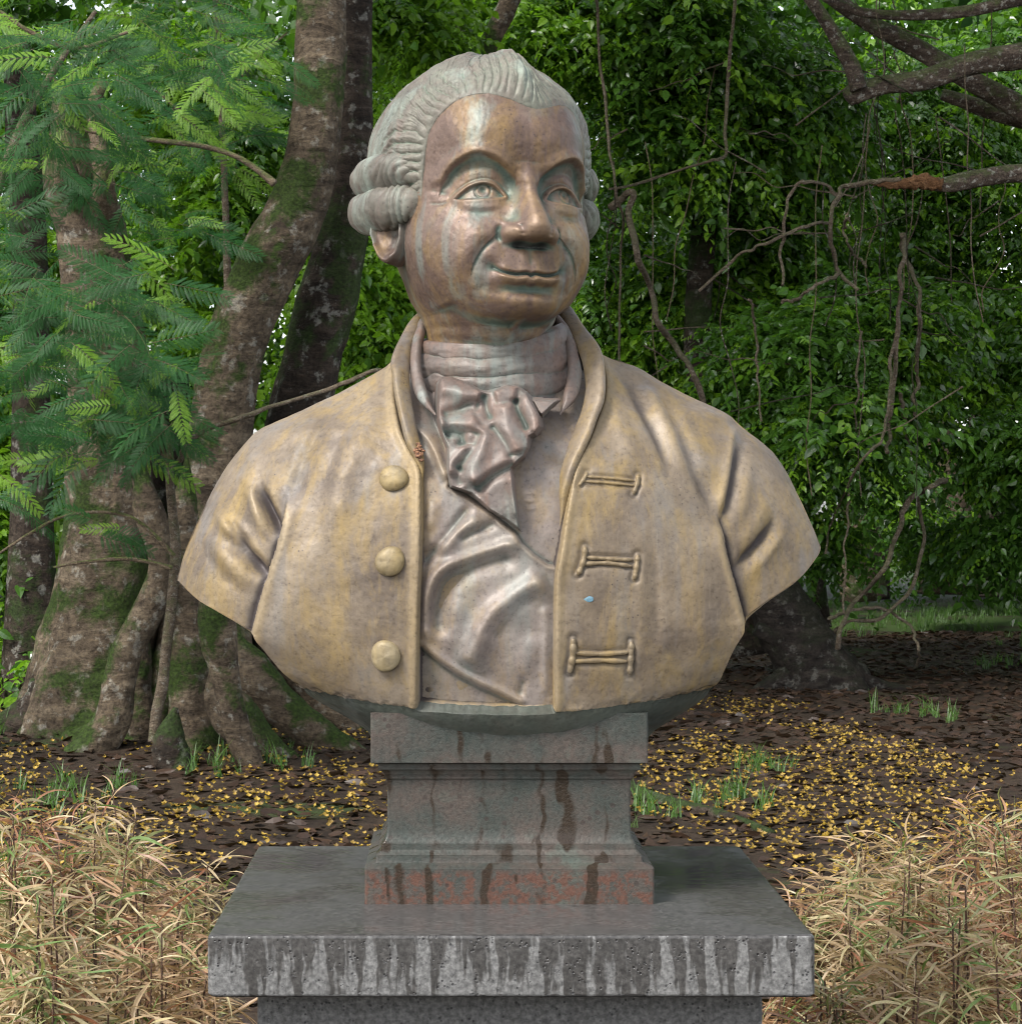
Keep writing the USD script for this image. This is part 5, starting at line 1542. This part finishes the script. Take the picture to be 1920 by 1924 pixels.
WOOD = [
    # name, label, category, trunk stations, Y, blobs, count, mix (light leaves, high where sunshine is painted in), singles
    ('leafy_tree', 'dense dark green leafy tree filling the upper right beside the head', 'tree', [(1350, -50, 18), (1330, 300, 22), (1312, 620, 26), (1330, 760, 30), (1370, 1000, 40), (1400, 1230, 50)], 23,
     [(1250, 60, 190, 150, 22, .9), (1420, 150, 190, 170, 22.5, 1.0), (1290, 290, 170, 140, 22.5, .9), (1480, 330, 150, 130, 23, .9)], 460, .30, 160),
    ('leafy_tree', 'green leafy tree at the far right above the dark forest gap', 'tree', [(1752, 520, 26), (1746, 640, 27), (1752, 760, 30), (1772, 860, 33), (1786, 960, 38), (1790, 1050, 50), (1790, 1115, 70)], 31,
     [(1700, 240, 190, 150, 25, 1.0), (1860, 420, 170, 160, 25, 1.0), (1680, 470, 170, 130, 25, .9), (1850, 640, 150, 130, 24, .9), (1860, 180, 150, 150, 26, 1.0)], 480, .25, 160),
    ('understory_shrub', 'bright leafed shrub right of the bust neck and collar', 'shrub', [(1200, 640, 8), (1215, 800, 10), (1230, 1100, 14), (1240, 1210, 16)], 25.5,
     [(1210, 560, 130, 110, 24, .8), (1330, 620, 140, 130, 24, .9), (1140, 470, 110, 110, 25, .8), (1400, 480, 130, 110, 24.5, .8)], 330, .5, 120),
    ('understory_shrub', 'dark glossy leafed shrub overhanging the right shoulder of the bust', 'shrub', [(1480, 700, 8), (1500, 850, 10), (1530, 1050, 14), (1545, 1180, 16)], 26,
     [(1480, 700, 160, 120, 21.5, .8), (1620, 640, 160, 120, 22, .8), (1560, 820, 130, 100, 21, .7), (1440, 830, 110, 80, 21.5, .6), (1640, 760, 100, 90, 22, .7)], 420, .2, 160),
    ('understory_shrub', 'low dark leafed shrub at the right edge under the forest gap', 'shrub', [(1880, 900, 6), (1890, 1000, 8), (1900, 1110, 10)], 27,
     [(1890, 840, 70, 80, 22, .6), (1810, 1010, 50, 30, 23, .4), (1905, 1020, 60, 60, 22, .5), (1560, 990, 70, 60, 22, .4), (1700, 930, 70, 50, 29, .6), (1760, 1010, 60, 40, 30, .6)], 170, .15, 60),
    ('broadleaf_tree', 'broadleaf tree coloured sunlit green behind the top of the wig', 'tree', [(846, -60, 24), (850, 40, 22), (858, 120, 24), (870, 300, 28), (880, 700, 36), (890, 1190, 50)], 21,
     [(760, 60, 110, 110, 20, .7), (1060, 40, 120, 100, 22, .8), (900, 20, 110, 70, 23, .7), (740, 220, 60, 110, 21, .7)], 260, .85, 120),
    ('understory_shrub', 'shrub coloured sunlit green between the mossy trunk and the bust collar', 'shrub', [(690, 640, 6), (695, 900, 9), (700, 1200, 12)], 23,
     [(700, 560, 90, 110, 21, .8), (680, 690, 90, 70, 21, .7), (700, 420, 60, 80, 22, .7)], 230, .92, 110),
    ('understory_shrub', 'shrub coloured sunlit lime green at the left edge beyond the old tree', 'shrub', [(40, 1000, 6), (45, 1150, 8), (50, 1300, 10)], 20,
     [(40, 950, 110, 110, 19.5, .7), (30, 1150, 100, 110, 19, .6), (60, 1290, 80, 70, 18.5, .5), (-60, 800, 120, 130, 20, .8)], 280, .92, 120),
    ('broadleaf_tree', 'hazy green tree behind the ferny fronds at the upper left', 'tree', [(420, -50, 14), (430, 300, 18), (440, 800, 22), (450, 1200, 30)], 24,
     [(330, 120, 130, 140, 22, .9), (440, 330, 110, 140, 22, .9), (300, 480, 110, 130, 23, .9), (370, 650, 90, 110, 22.5, .8), (320, 780, 80, 90, 22.5, .7), (60, 520, 130, 150, 23, .9), (40, 180, 110, 100, 23, .9)], 340, .7, 60),
]
for k_, (nm, lb, ct, tr, yt, bl, cn, mx, sg) in enumerate(WOOD):
    base = px_world(tr[-1][0], tr[-1][1], yt) * [1, 1, 0]
    leafy_tree(nm, lb, ct, base, tr, yt, bl, cn, 200 + 10 * k_, mix=mx, singles=sg, trunk_mat=M_bark if k_ == 1 else M_bark_dark)

# more trunks in the dim wood
for k_, (lb, st, y_) in enumerate((
        ('pale slim trunk standing in the dark wood at the right', [(1500, 100, 14), (1545, 190, 20), (1560, 240, 22), (1590, 420, 22), (1600, 700, 24), (1610, 1130, 34)], 33),
        ('dark thick trunk in the shade right of the loops of vine', [(1850, 560, 22), (1846, 750, 26), (1850, 950, 30), (1856, 1120, 50)], 34),
        ('dark trunk deep in the wood between vine and leaning stump', [(1660, 500, 16), (1650, 800, 20), (1640, 1125, 32)], 36),
        ('thin dark trunk just right of the wig in the wood', [(1186, 180, 10), (1200, 500, 12), (1220, 800, 16), (1230, 1180, 22)], 30),
        ('mossy forked trunk rising left behind the wig', [(985, -60, 20), (950, 20, 19), (915, 90, 18), (890, 180, 20), (870, 500, 24), (860, 1150, 34)], 20.5),
        ('shaded trunk behind the fern fronds at far left', [(30, 100, 26), (40, 240, 30), (55, 500, 34), (60, 900, 38), (60, 1330, 60)], 18.5))):
    t_ = thing('forest_trunk', lb, 'tree', px_world(st[-1][0], st[-1][1], y_) * [1, 1, 0])
    obj('trunk', limb(st, y_, 28, 90, .13, 130 + k_, .05), M_bark if k_ in (0, 4) else M_bark_dark, t_)

# the wood behind, too far to tell its trees apart
r_ = np.random.default_rng(77)
m_ = 7000
bx = r_.uniform(-38, 38, m_); by = r_.uniform(33, 46, m_); bz = r_.uniform(0, 1, m_) ** .8 * 11 + .1
keep_ = (fbm(np.stack([bx / 1.6, by / 1.6, bz / 1.6], -1), 3, 19) > .42) & ~((bz < 1.6) & (by < 36) & (bx > 2.5))
pos_ = np.stack([bx, by, bz], -1)[keep_]
pos_ = np.vstack([pos_, np.stack([r_.uniform(-10, 13, 350), r_.uniform(28, 45, 350), r_.uniform(8.0, 13, 350)], -1),  # high sprays added overhead to keep the wood below dark
                  np.stack([r_.choice([-1, 1], 1800) * r_.uniform(8.5, 26, 1800) + 1.5, r_.uniform(19, 34, 1800), r_.uniform(.1, 10, 1800)], -1)]); m_ = len(pos_)
fw_ = r_.normal(size=(m_, 3)); fw_[:, 2] *= .15
instancer('/World', 'forest', sprays(501, 4, M_leaf, twigs=7, leaves=13, L=.17, W=.11, length=.9, droop=.4) + sprays(505, 2, M_leaf_light, twigs=7, leaves=13, L=.17, W=.11, length=.9, droop=.4),
          pos_, frames(fw_, np.array([0, 0, 1.0]) + r_.normal(size=(m_, 3)) * .25), r_.uniform(.9, 1.6, m_), np.where(r_.random(m_) < .2, r_.integers(4, 6, m_), r_.integers(0, 4, m_)),
          'dense far wood of green leaves closing the background', 'forest')

# ------------------------------------------------------------------ lianas
VINES = [
    ('long liana hanging straight down beside the right side curl', [(1122, -60), (1125, 40), (1137, 233), (1162, 358), (1168, 479), (1166, 617), (1170, 720)], 2.6, 20.5),
    ('dark knotted liana stem descending to the right collar', [(1150, 385, ), (1185, 360), (1184, 404), (1199, 475), (1224, 542), (1230, 600), (1262, 640), (1296, 690), (1318, 760), (1330, 900)], 6.5, 20.2),
    ('liana dropping from the top then bending left toward the wig', [(1382, -60), (1376, 20), (1362, 167), (1360, 283), (1337, 302), (1245, 330), (1145, 356)], 3.2, 20.8),
    ('grey vine curving down from the broken orange branch', [(1690, 340), (1640, 340), (1592, 350), (1574, 367), (1562, 417), (1568, 471), (1582, 517), (1607, 546)], 4.6, 19.4),
    ('vine arching left and down in a hook from the broken branch', [(1574, 368), (1550, 350), (1520, 340), (1495, 350), (1474, 396), (1466, 458), (1474, 537)], 3.4, 19.3),
    ('side vine sloping left from the curved grey vine', [(1557, 419), (1530, 421), (1495, 429), (1440, 456), (1391, 479), (1310, 545)], 3.2, 19.5),
    ('short pale vine sloping down left under the hooked vine', [(1578, 510), (1530, 540), (1487, 562), (1470, 566)], 3.2, 19.6),
    ('short vine curling right beside the curved grey vine', [(1587, 408), (1587, 430), (1594, 460), (1612, 485), (1628, 500)], 2.8, 19.5),
    ('pale upright vine stem in the middle of the right wood', [(1700, 440), (1695, 492), (1682, 625), (1674, 792), (1664, 850)], 4.6, 20.4),
    ('upright vine stem bowed beside the pale one', [(1694, 440), (1703, 483), (1728, 575), (1720, 708), (1716, 780)], 4.4, 20.6),
    ('thin pale vine hanging above the right shoulder', [(1412, 560), (1420, 625), (1430, 792)], 2.4, 20.0),
    ('stout twisting vine leaning down to the ground right of the bust', [(1775, 902), (1750, 915), (1727, 927), (1700, 956), (1686, 1016), (1657, 1074), (1611, 1128), (1582, 1174), (1572, 1215)], 5.4, 20.6),
    ('vine crossing diagonally behind the right sleeve', [(1677, 640), (1672, 740), (1660, 820), (1619, 866), (1565, 983), (1550, 1040)], 3.0, 20.4),
    ('vine making a long bow down to the forest floor', [(1690, 740), (1700, 790), (1724, 915), (1728, 1060), (1680, 1146), (1594, 1172), (1560, 1190)], 4.0, 21.0),
    ('looped vine arching over the ground by the stump', [(1556, 1162), (1610, 1146), (1661, 1147), (1708, 1178), (1728, 1218), (1722, 1250)], 3.4, 20.8),
    ('straight thin vine hanging beside the right sleeve tip', [(1616, 620), (1610, 750), (1602, 860), (1590, 1000), (1584, 1150)], 2.2, 20.5),
    ('thin bare stem arching from tree to bust left shoulder', [(330, 872), (352, 838), (400, 802), (470, 776), (560, 752), (640, 722), (700, 700), (760, 690)], 5.0, 13.2),
]
for lb, p_, r_px, y_ in VINES:
    p_ = np.array(p_, float)
    jit = np.random.default_rng(int(p_[0, 0]))
    st = [(a, b, r_px * (1.05 - .3 * i / len(p_)), y_ + .25 * jit.normal()) for i, (a, b) in enumerate(p_)]
    st = [tuple(q) for q in spline(st, 26)]
    wg = fbm(np.stack([np.arange(26) * .55, np.full(26, p_[0, 0]), np.zeros(26)], -1), 3, 5) - .5
    wh = fbm(np.stack([np.arange(26) * .55, np.full(26, p_[0, 1] + 9), np.zeros(26)], -1), 3, 6) - .5
    st = [(q[0] + 16 * wg[i], q[1] + 12 * wh[i], q[2] * (1 + .5 * wh[i]), q[3]) for i, q in enumerate(st)]
    v_, f_ = limb(st, y_, 10, 90, .2, int(p_[0, 0]) % 89, 0, 2)
    obj('liana', (v_, f_), M_liana, label=lb, cat='vine')
for k_ in range(26):
    x0 = rng.uniform(1150, 1910); y0 = rng.uniform(-80, 380); ln_ = rng.uniform(250, 700); y_ = rng.uniform(19.5, 23)
    st, x = [], x0
    for i in range(8):
        st.append((x, y0 + ln_ * i / 7, 1.25, y_)); x += rng.normal() * 11
    obj('thin_liana', limb(st, y_, 6, 40, .1, k_), (M_liana, M_twig, M_bark_brown, M_bark_dark)[k_ % 4], label='thin pale vine hanging straight down among the leaves of the right wood', cat='vine', group='thin vines hanging in the right wood')
for k_ in range(60):
    x0, y0 = rng.uniform(1160, 1900), rng.uniform(60, 1050); a_ = rng.uniform(-.7, .7) + (np.pi if rng.random() < .5 else 0); ln_ = rng.uniform(80, 260); y_ = rng.uniform(19.8, 23.5)
    st = [(x0 + ln_ * i / 6 * math.cos(a_), y0 + ln_ * i / 6 * math.sin(a_) + 14 * (i / 6) ** 2 * rng.normal(), 1.9 - .2 * i, y_ + .04 * i) for i in range(7)]
    obj('bare_twig', limb(st, y_, 6, 30, .15, k_), (M_liana, M_bark_brown, M_bark_dark)[k_ % 3], label='bare brown twig sloping among the leaves of the right wood', cat='twig', group='bare twigs in the right wood')

# ------------------------------------------------------------------ feathery saplings on the left
def frond_mesh(r, L=.36, pairs=13, pin=.10, sag=.35):
    """A twice-pinnate leaf along +x: rachis, and combs of small leaflets on its pinnae."""
    parts = []
    t = np.linspace(0, 1, 14)
    rach = np.stack([L * t, .03 * L * np.sin(t * 3 + r.uniform(0, 6)), -sag * L * t ** 2], -1)
    for k in range(pairs):
        q = .10 + .88 * k / (pairs - 1)
        p = np.array([np.interp(q, t, rach[:, i]) for i in range(3)])
        ln = pin * (math.sin(np.pi * (.16 + .74 * q)) ** .7) * r.uniform(.9, 1.08)
        for sg in (-1, 1):
            ang = math.radians(62 - 24 * q + r.normal() * 4)
            d = np.array([math.cos(ang), sg * math.sin(ang), -.10 - .25 * r.random()]); d /= np.linalg.norm(d)
            m = max(6, int(ln / .0062))
            s = np.linspace(.06, 1, m)
            c = p + d * ln * s[:, None] + np.array([0, 0, -1]) * (.22 * ln * s ** 2)[:, None]
            wd = np.cross(d, [0, 0, 1]); wd /= np.linalg.norm(wd)
            ll = .0125 * np.clip(np.sin(np.pi * (.12 + .8 * s)), .3, 1)
            for side in (-1, 1):
                tipv = c + (wd * side * .92 + d * .38)[None] * ll[:, None] + np.array([0, 0, -.0015])
                hw = d * .0024
                v = np.stack([c - hw, c + hw, tipv + hw * .8, tipv - hw * .8], 1).reshape(-1, 3)
                b = np.arange(m)[:, None] * 4
                f = np.vstack([b + [0, 1, 2], b + [0, 2, 3]])
                parts.append((v, f if side > 0 else f[:, ::-1]))
    return join(parts), tube(rach, np.linspace(.0022, .0009, 14), 4)


rf = np.random.default_rng(31)
FROND = []
stage.CreateClassPrim('/_fronds')
for k_ in range(8):
    lf_, rc_ = frond_mesh(rf, L=rf.uniform(.30, .42), pairs=int(rf.integers(11, 15)), pin=rf.uniform(.09, .12), sag=rf.uniform(.15, .6))
    path = f'/_fronds/frond_{k_ + 1:03d}'
    UsdGeom.Xform.Define(stage, path)
    usdkit.mesh(stage, path + '/leaflets', lf_, M_frond if k_ < 6 else M_frond_sunlit)
    usdkit.mesh(stage, path + '/rachis', rc_, M_twig)
    FROND.append(path)


def put_frond(parent, p, fwd, up, s, kind):
    path = numbered(parent, 'frond')
    x = UsdGeom.Xform.Define(stage, path)
    R = frames(np.asarray(fwd, float)[None], np.asarray(up, float)[None])[0] * s
    o = np.asarray(p) - ORIGIN['/'.join(parent.split('/')[:3])]
    M = np.eye(4); M[:3, :3] = R.T; M[3, :3] = o
    x.AddTransformOp().Set(Gf.Matrix4d(M.tolist()))
    x.GetPrim().GetReferences().AddInternalReference(FROND[kind])
    x.GetPrim().SetInstanceable(True)


def frond_plant(name, label, base, stems, groups, seed, young):  # young: share of fronds in the painted sunlit colour
    t = thing(name, label, 'sapling', base)
    r = np.random.default_rng(seed)
    for st, y_, k in stems:
        obj('stem' if k else 'branch', limb(st, y_, 12, 70, .12, seed + len(st), 0, 1.5), M_liana if k else M_twig, t)
    for (x0, y0, x1, y1), (ya, yb), n, lean in groups:
        for i in range(int(n * 1.7)):
            px, py = r.uniform(x0, x1), r.uniform(y0, y1)
            Y = r.uniform(ya, yb)
            a = r.normal() * .55 + (0 if r.random() < .5 + lean * .5 else np.pi)
            fwd = np.array([math.cos(a), -abs(r.normal()) * .4, -.22 + .42 * r.normal()])
            up = np.array([0, -.8, .6]) + r.normal(size=3) * .32
            kind = int(r.integers(6, 8)) if r.random() < young else int(r.integers(0, 6))
            put_frond(t, px_world(px, py, Y), fwd, up, r.uniform(.55, .98), kind)
    return t


SAP = 14.0
sap1 = frond_plant('feathery_sapling', 'young feathery leaved tree with thin stem in front of the old trunks', px_world(290, 1385, SAP) * [1, 1, 0],
                   [([(322, 860, 6), (319, 900, 8), (326, 980, 9), (330, 1040, 10), (324, 1120, 10), (312, 1220, 10), (305, 1290, 11), (294, 1340, 11), (290, 1395, 12)], SAP, True),
                    ([(322, 870, 6), (310, 800, 5), (280, 740, 4), (230, 690, 3)], SAP - .2, False),
                    ([(324, 1068, 5), (280, 1056, 4), (230, 1050, 4), (160, 1056, 3), (100, 1066, 2)], SAP - .2, False),
                    ([(327, 1045, 5), (290, 1005, 4), (245, 972, 4), (190, 962, 3), (120, 970, 3), (60, 1000, 3), (-10, 1045, 2)], SAP - .3, False),
                    ([(318, 880, 5), (270, 760, 4), (180, 640, 3), (60, 560, 3)], SAP - .6, False)],
                   [((-20, 540, 300, 690), (12.2, 13.6), 38, -.1), ((-20, 660, 360, 800), (12.4, 13.8), 34, 0), ((-10, 780, 260, 880), (12.6, 13.8), 16, -.2), ((250, 790, 345, 870), (13.0, 13.6), 7, .1),
                    ((60, 480, 330, 580), (12.2, 13.4), 20, .1), ((170, 975, 240, 1010), (13.2, 13.5), 3, .1), ((-20, 880, 80, 960), (13, 14), 4, -.3)], 41, .16)
sap2 = frond_plant('feathery_sapling', 'tall feathery leaved tree crossing the upper left corner', px_world(-60, 1385, 14.5) * [1, 1, 0],
                   [([(-60, 1400, 16), (-70, 900, 14), (-40, 500, 12), (30, 260, 9), (110, 120, 6), (180, 20, 4)], 14.5, True),
                    ([(125, 235, 3), (200, 252, 4), (300, 264, 5), (380, 274, 5), (440, 292, 5), (480, 316, 6), (516, 345, 8)], 14.4, False),
                    ([(140, 175, 5), (175, 205, 6), (215, 250, 6), (240, 285, 7)], 14.2, False),
                    ([(0, 20, 3), (60, 60, 4), (140, 90, 4), (240, 60, 3)], 13.6, False)],
                   [((-20, 30, 230, 140), (12.6, 14.2), 22, -.1), ((60, 100, 250, 230), (12.6, 14), 20, .1), ((-20, 150, 120, 330), (13, 14.2), 18, -.3), ((100, 270, 260, 400), (13, 14.2), 12, .1),
                    ((-20, 330, 70, 560), (13, 14.2), 14, -.2)], 43, .14)
sap3 = frond_plant('feathery_sapling', 'bright feathery branches between the upper left corner and the main trunk', px_world(420, 1385, 17) * [1, 1, 0],
                   [([(400, -60, 4), (410, 100, 5), (420, 300, 6), (430, 600, 8), (440, 1000, 10), (440, 1385, 12)], 17.2, True),
                    ([(420, 300, 4), (350, 220, 3), (270, 150, 2)], 17, False), ([(418, 200, 4), (470, 120, 3), (540, 60, 2)], 16.6, False)],
                   [((240, 0, 470, 130), (14.6, 16.2), 22, .1), ((280, 110, 500, 250), (14.8, 16.2), 24, .2), ((380, 20, 540, 170), (14.2, 15.0), 12, .5), ((260, 250, 460, 330), (14.8, 16), 12, .2), ((230, 400, 420, 470), (14.6, 15.6), 8, .3)], 47, .42)

# ------------------------------------------------------------------ the planted shrubs round the pedestal
def strap_leaf(r, L, W):
    """A narrow wavy leaf along +x that curls and twists."""
    n = 7
    t = np.linspace(0, 1, n)
    w = W / 2 * np.clip(np.sin(np.pi * (t * .93 + .05)), .06, 1) ** .8
    curl, tw, ph = r.uniform(.05, 1.3), r.normal() * 1.3, r.uniform(0, 6)
    th = -curl * t
    x = np.concatenate([[0], np.cumsum(np.cos(th[:-1]))]) * L / (n - 1)
    z = np.concatenate([[0], np.cumsum(np.sin(th[:-1]))]) * L / (n - 1)
    y = .06 * L * np.sin(t * 4 + ph)
    a = tw * t + .25 * np.sin(t * 7 + ph)
    ca, sa = np.cos(a), np.sin(a)
    mid = np.stack([x, y, z - .12 * w], -1)
    l = np.stack([x, y + w * ca, z + w * (sa + .25)], -1); q = np.stack([x, y - w * ca, z - w * (sa - .25)], -1)
    v = np.vstack([mid, l, q]); f = []
    for i in range(n - 1):
        f += [[i, i + 1, n + i + 1], [i, n + i + 1, n + i], [i, 2 * n + i, 2 * n + i + 1], [i, 2 * n + i + 1, i + 1]]
    return v, np.array(f)


CROTON = [leaf_material(f'hedge_leaf_{nm}', [(0, tuple(.8 * x for x in col)), (1, tuple(1.25 * x for x in col))], rough=.45, trans=.22, trans_tint=(1.2, 1.2, .8))
          for nm, col in (('rust', (.26, .11, .055)), ('tan', (.32, .23, .13)), ('straw', (.37, .31, .165)), ('olive', (.20, .21, .08)), ('green', (.10, .16, .035)), ('pink', (.33, .21, .145)))]
TONE = [.10, .18, .30, .20, .20, .02]


def hedge_shrub(label, px, Y, top_py, half_px, seed, n_single, n_rest, z_low=.45):
    r = np.random.default_rng(seed)
    base = px_world(px, 945, Y) * [1, 1, 0]
    ztop = EYE - (top_py - 48 - CY) * Y / FPX
    half = half_px * Y / FPX
    t = thing('hedge_shrub', label, 'shrub', base)
    stems, tips = [], []
    for k in range(15):
        a, q = r.uniform(0, 2 * np.pi), math.sqrt(r.random())
        tip = base + np.array([half * q * math.cos(a), half * 1.1 * q * math.sin(a), ztop * (1.0 - .16 * q - .10 * r.random())])
        foot = base + np.array([.25 * half * math.cos(a), .25 * half * math.sin(a), 0])
        mid = (foot + tip) / 2 + r.normal(size=3) * .025 + np.array([.15 * half * q * math.cos(a), .15 * half * q * math.sin(a), 0])
        c = spline([foot, mid, tip], 14)
        stems.append(c)
        obj('stem', tube(c, np.linspace(.0042, .0014, 14), 5), M_stem, t)
    leaves = []
    while len(leaves) < n_single + n_rest:
        c = stems[r.integers(len(stems))]
        q = r.uniform(.40, 1.0) ** .8
        i = q * 13
        p = c[min(int(i), 12)] * (1 - i % 1) + c[min(int(i) + 1, 13)] * (i % 1)
        if p[2] < z_low:
            continue
        a = r.uniform(0, 2 * np.pi)
        fw = np.array([math.cos(a), math.sin(a), r.uniform(-.5, 1.0)])
        R = frames(fw[None], (np.array([0, 0, 1.0]) + r.normal(size=3) * .35)[None])[0]
        L = r.uniform(.055, .125) * (1.1 - .25 * q); W = L * r.uniform(.036, .074)
        v, f = strap_leaf(r, L, W)
        leaves.append((place(v, R, p + r.normal(size=3) * .006), f))
    leaves.sort(key=lambda m: m[0][:, 1].min() - .25 * m[0][:, 2].max())     # the nearest and highest first
    for m in leaves[:n_single]:
        obj('leaf', m, CROTON[r.choice(len(CROTON), p=TONE)], t, smooth=False)
    obj('leaves', join(leaves[n_single:]), M_croton, t, smooth=False, kind='stuff')


SHRUBS = [
    ('tan and green shrub in the bottom left corner of the picture', 60, 3.35, 1640, 170, 300),
    ('tan shrub touching the left front corner of the slab', 300, 3.45, 1690, 120, 300),
    ('orange tipped shrub at the left edge halfway up the planting', 20, 3.9, 1540, 130, 300),
    ('pale brown shrub beside the left edge of the slab', 250, 4.1, 1590, 130, 300),
    ('reddish shrub topmost at the left edge of the picture', 40, 4.7, 1465, 110, 300),
    ('feathery tan shrub topmost below the tree roots', 190, 4.8, 1470, 110, 300),
    ('small sloping shrub nearest the left back corner of the slab', 370, 4.7, 1590, 80, 240),
    ('long green leaved shrub in the bottom right corner of the picture', 1800, 3.4, 1640, 160, 300),
    ('tan shrub touching the right front corner of the slab', 1600, 3.5, 1740, 90, 300),
    ('green and straw shrub right of the slab in the middle of its planting', 1690, 4.0, 1590, 110, 300),
    ('straw coloured shrub at the right edge halfway up the planting', 1880, 4.0, 1540, 110, 300),
    ('arching straw shrub topmost at the right edge of the picture', 1850, 4.8, 1480, 110, 300),
    ('arching straw shrub topmost behind the right back corner of the slab', 1640, 4.9, 1520, 110, 300),
    ('small wispy shrub nearest the right back corner of the slab', 1510, 4.9, 1640, 60, 180),
]
for k_, (lb, px_, y_, top_, hf_, ns_) in enumerate(SHRUBS):
    hedge_shrub(lb, px_, y_, top_, hf_, 900 + k_, ns_, int(ns_ * 5.0))

# ------------------------------------------------------------------ what lies and grows on the ground
rg = np.random.default_rng(12)


def on_floor(n, ya, yb, margin=1.5):
    Y = np.sqrt(rg.uniform(ya ** 2, yb ** 2, n))
    X = (rg.uniform(-960 * margin, 960 * margin, n) + 960 - CX) * Y / FPX
    return np.stack([X, Y, ground_z(X, Y)], -1)


def flat_frames(n, wild=.35):
    a = rg.uniform(0, 2 * np.pi, n)
    return frames(np.stack([np.cos(a), np.sin(a), 0 * a], -1), np.array([0, 0, 1.0]) + rg.normal(size=(n, 3)) * wild)


LIT = [('litter_leaf', leaf_shape(.09, .045, rg.uniform(-.3, .4), rg.uniform(-.3, .3), 1.5, 3), M_litter) for _ in range(6)]
p_ = on_floor(34000, 6.5, 30); p_[:, 2] += .008
instancer('/World', 'leaf_litter', LIT, p_, flat_frames(len(p_), .4), rg.uniform(.6, 1.5, len(p_)), rg.integers(0, 6, len(p_)), 'brown fallen leaves littering the forest floor', 'leaf litter')


def blossom(r):
    parts = []
    for k in range(4):
        a = k * np.pi / 2 + r.normal() * .2
        R = frames(np.array([[math.cos(a), math.sin(a), .4]]), np.array([[0, 0, 1.0]]))[0]
        parts.append((place(leaf_shape(.013, .012, .3, -.2, 1.5, 2)[0], R, np.zeros(3)), leaf_shape(.013, .012, .3, -.2, 1.5, 2)[1]))
    return join(parts)


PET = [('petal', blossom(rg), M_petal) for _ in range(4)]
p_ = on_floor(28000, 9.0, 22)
den = fbm(np.stack([p_[:, 0] / .9, p_[:, 1] / 1.6, 0 * p_[:, 0]], -1), 3, 51) * 1.7 - .36 + .5 * np.exp(-0.5 * ((p_[:, 1] - 13) / 3.0) ** 2) - .25 * smoothstep(16, 21, p_[:, 1]) + .22 * np.exp(-0.5 * ((p_[:, 0] - 1.6) / .5) ** 2 - 0.5 * ((p_[:, 1] - 13.4) / .7) ** 2)  # last term crowds petals to imitate a sunlit patch of ground
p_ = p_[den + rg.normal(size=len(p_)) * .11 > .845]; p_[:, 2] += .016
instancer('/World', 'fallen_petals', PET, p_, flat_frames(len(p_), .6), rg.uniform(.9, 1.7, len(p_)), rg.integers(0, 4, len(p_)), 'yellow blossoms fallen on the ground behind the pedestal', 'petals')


def tuft(r, n=9, h=.16):
    parts = []
    for _ in range(n):
        a = r.uniform(0, 2 * np.pi); lean = r.uniform(.2, .9); L = h * r.uniform(.5, 1.2)
        t = np.linspace(0, 1, 5)
        c = np.stack([math.cos(a) * lean * L * t ** 1.5, math.sin(a) * lean * L * t ** 1.5, L * (t - .45 * lean * t ** 2)], -1) + np.append(r.normal(size=2) * .015, 0)
        wv = np.array([-math.sin(a), math.cos(a), 0]) * .0035
        w = (1 - t ** 1.5)[:, None] * wv + wv * .1
        v = np.vstack([c - w, c + w])
        f = [[i, i + 1, 5 + i + 1] for i in range(4)] + [[i, 5 + i + 1, 5 + i] for i in range(4)]
        parts.append((v, np.array(f)))
    return join(parts)


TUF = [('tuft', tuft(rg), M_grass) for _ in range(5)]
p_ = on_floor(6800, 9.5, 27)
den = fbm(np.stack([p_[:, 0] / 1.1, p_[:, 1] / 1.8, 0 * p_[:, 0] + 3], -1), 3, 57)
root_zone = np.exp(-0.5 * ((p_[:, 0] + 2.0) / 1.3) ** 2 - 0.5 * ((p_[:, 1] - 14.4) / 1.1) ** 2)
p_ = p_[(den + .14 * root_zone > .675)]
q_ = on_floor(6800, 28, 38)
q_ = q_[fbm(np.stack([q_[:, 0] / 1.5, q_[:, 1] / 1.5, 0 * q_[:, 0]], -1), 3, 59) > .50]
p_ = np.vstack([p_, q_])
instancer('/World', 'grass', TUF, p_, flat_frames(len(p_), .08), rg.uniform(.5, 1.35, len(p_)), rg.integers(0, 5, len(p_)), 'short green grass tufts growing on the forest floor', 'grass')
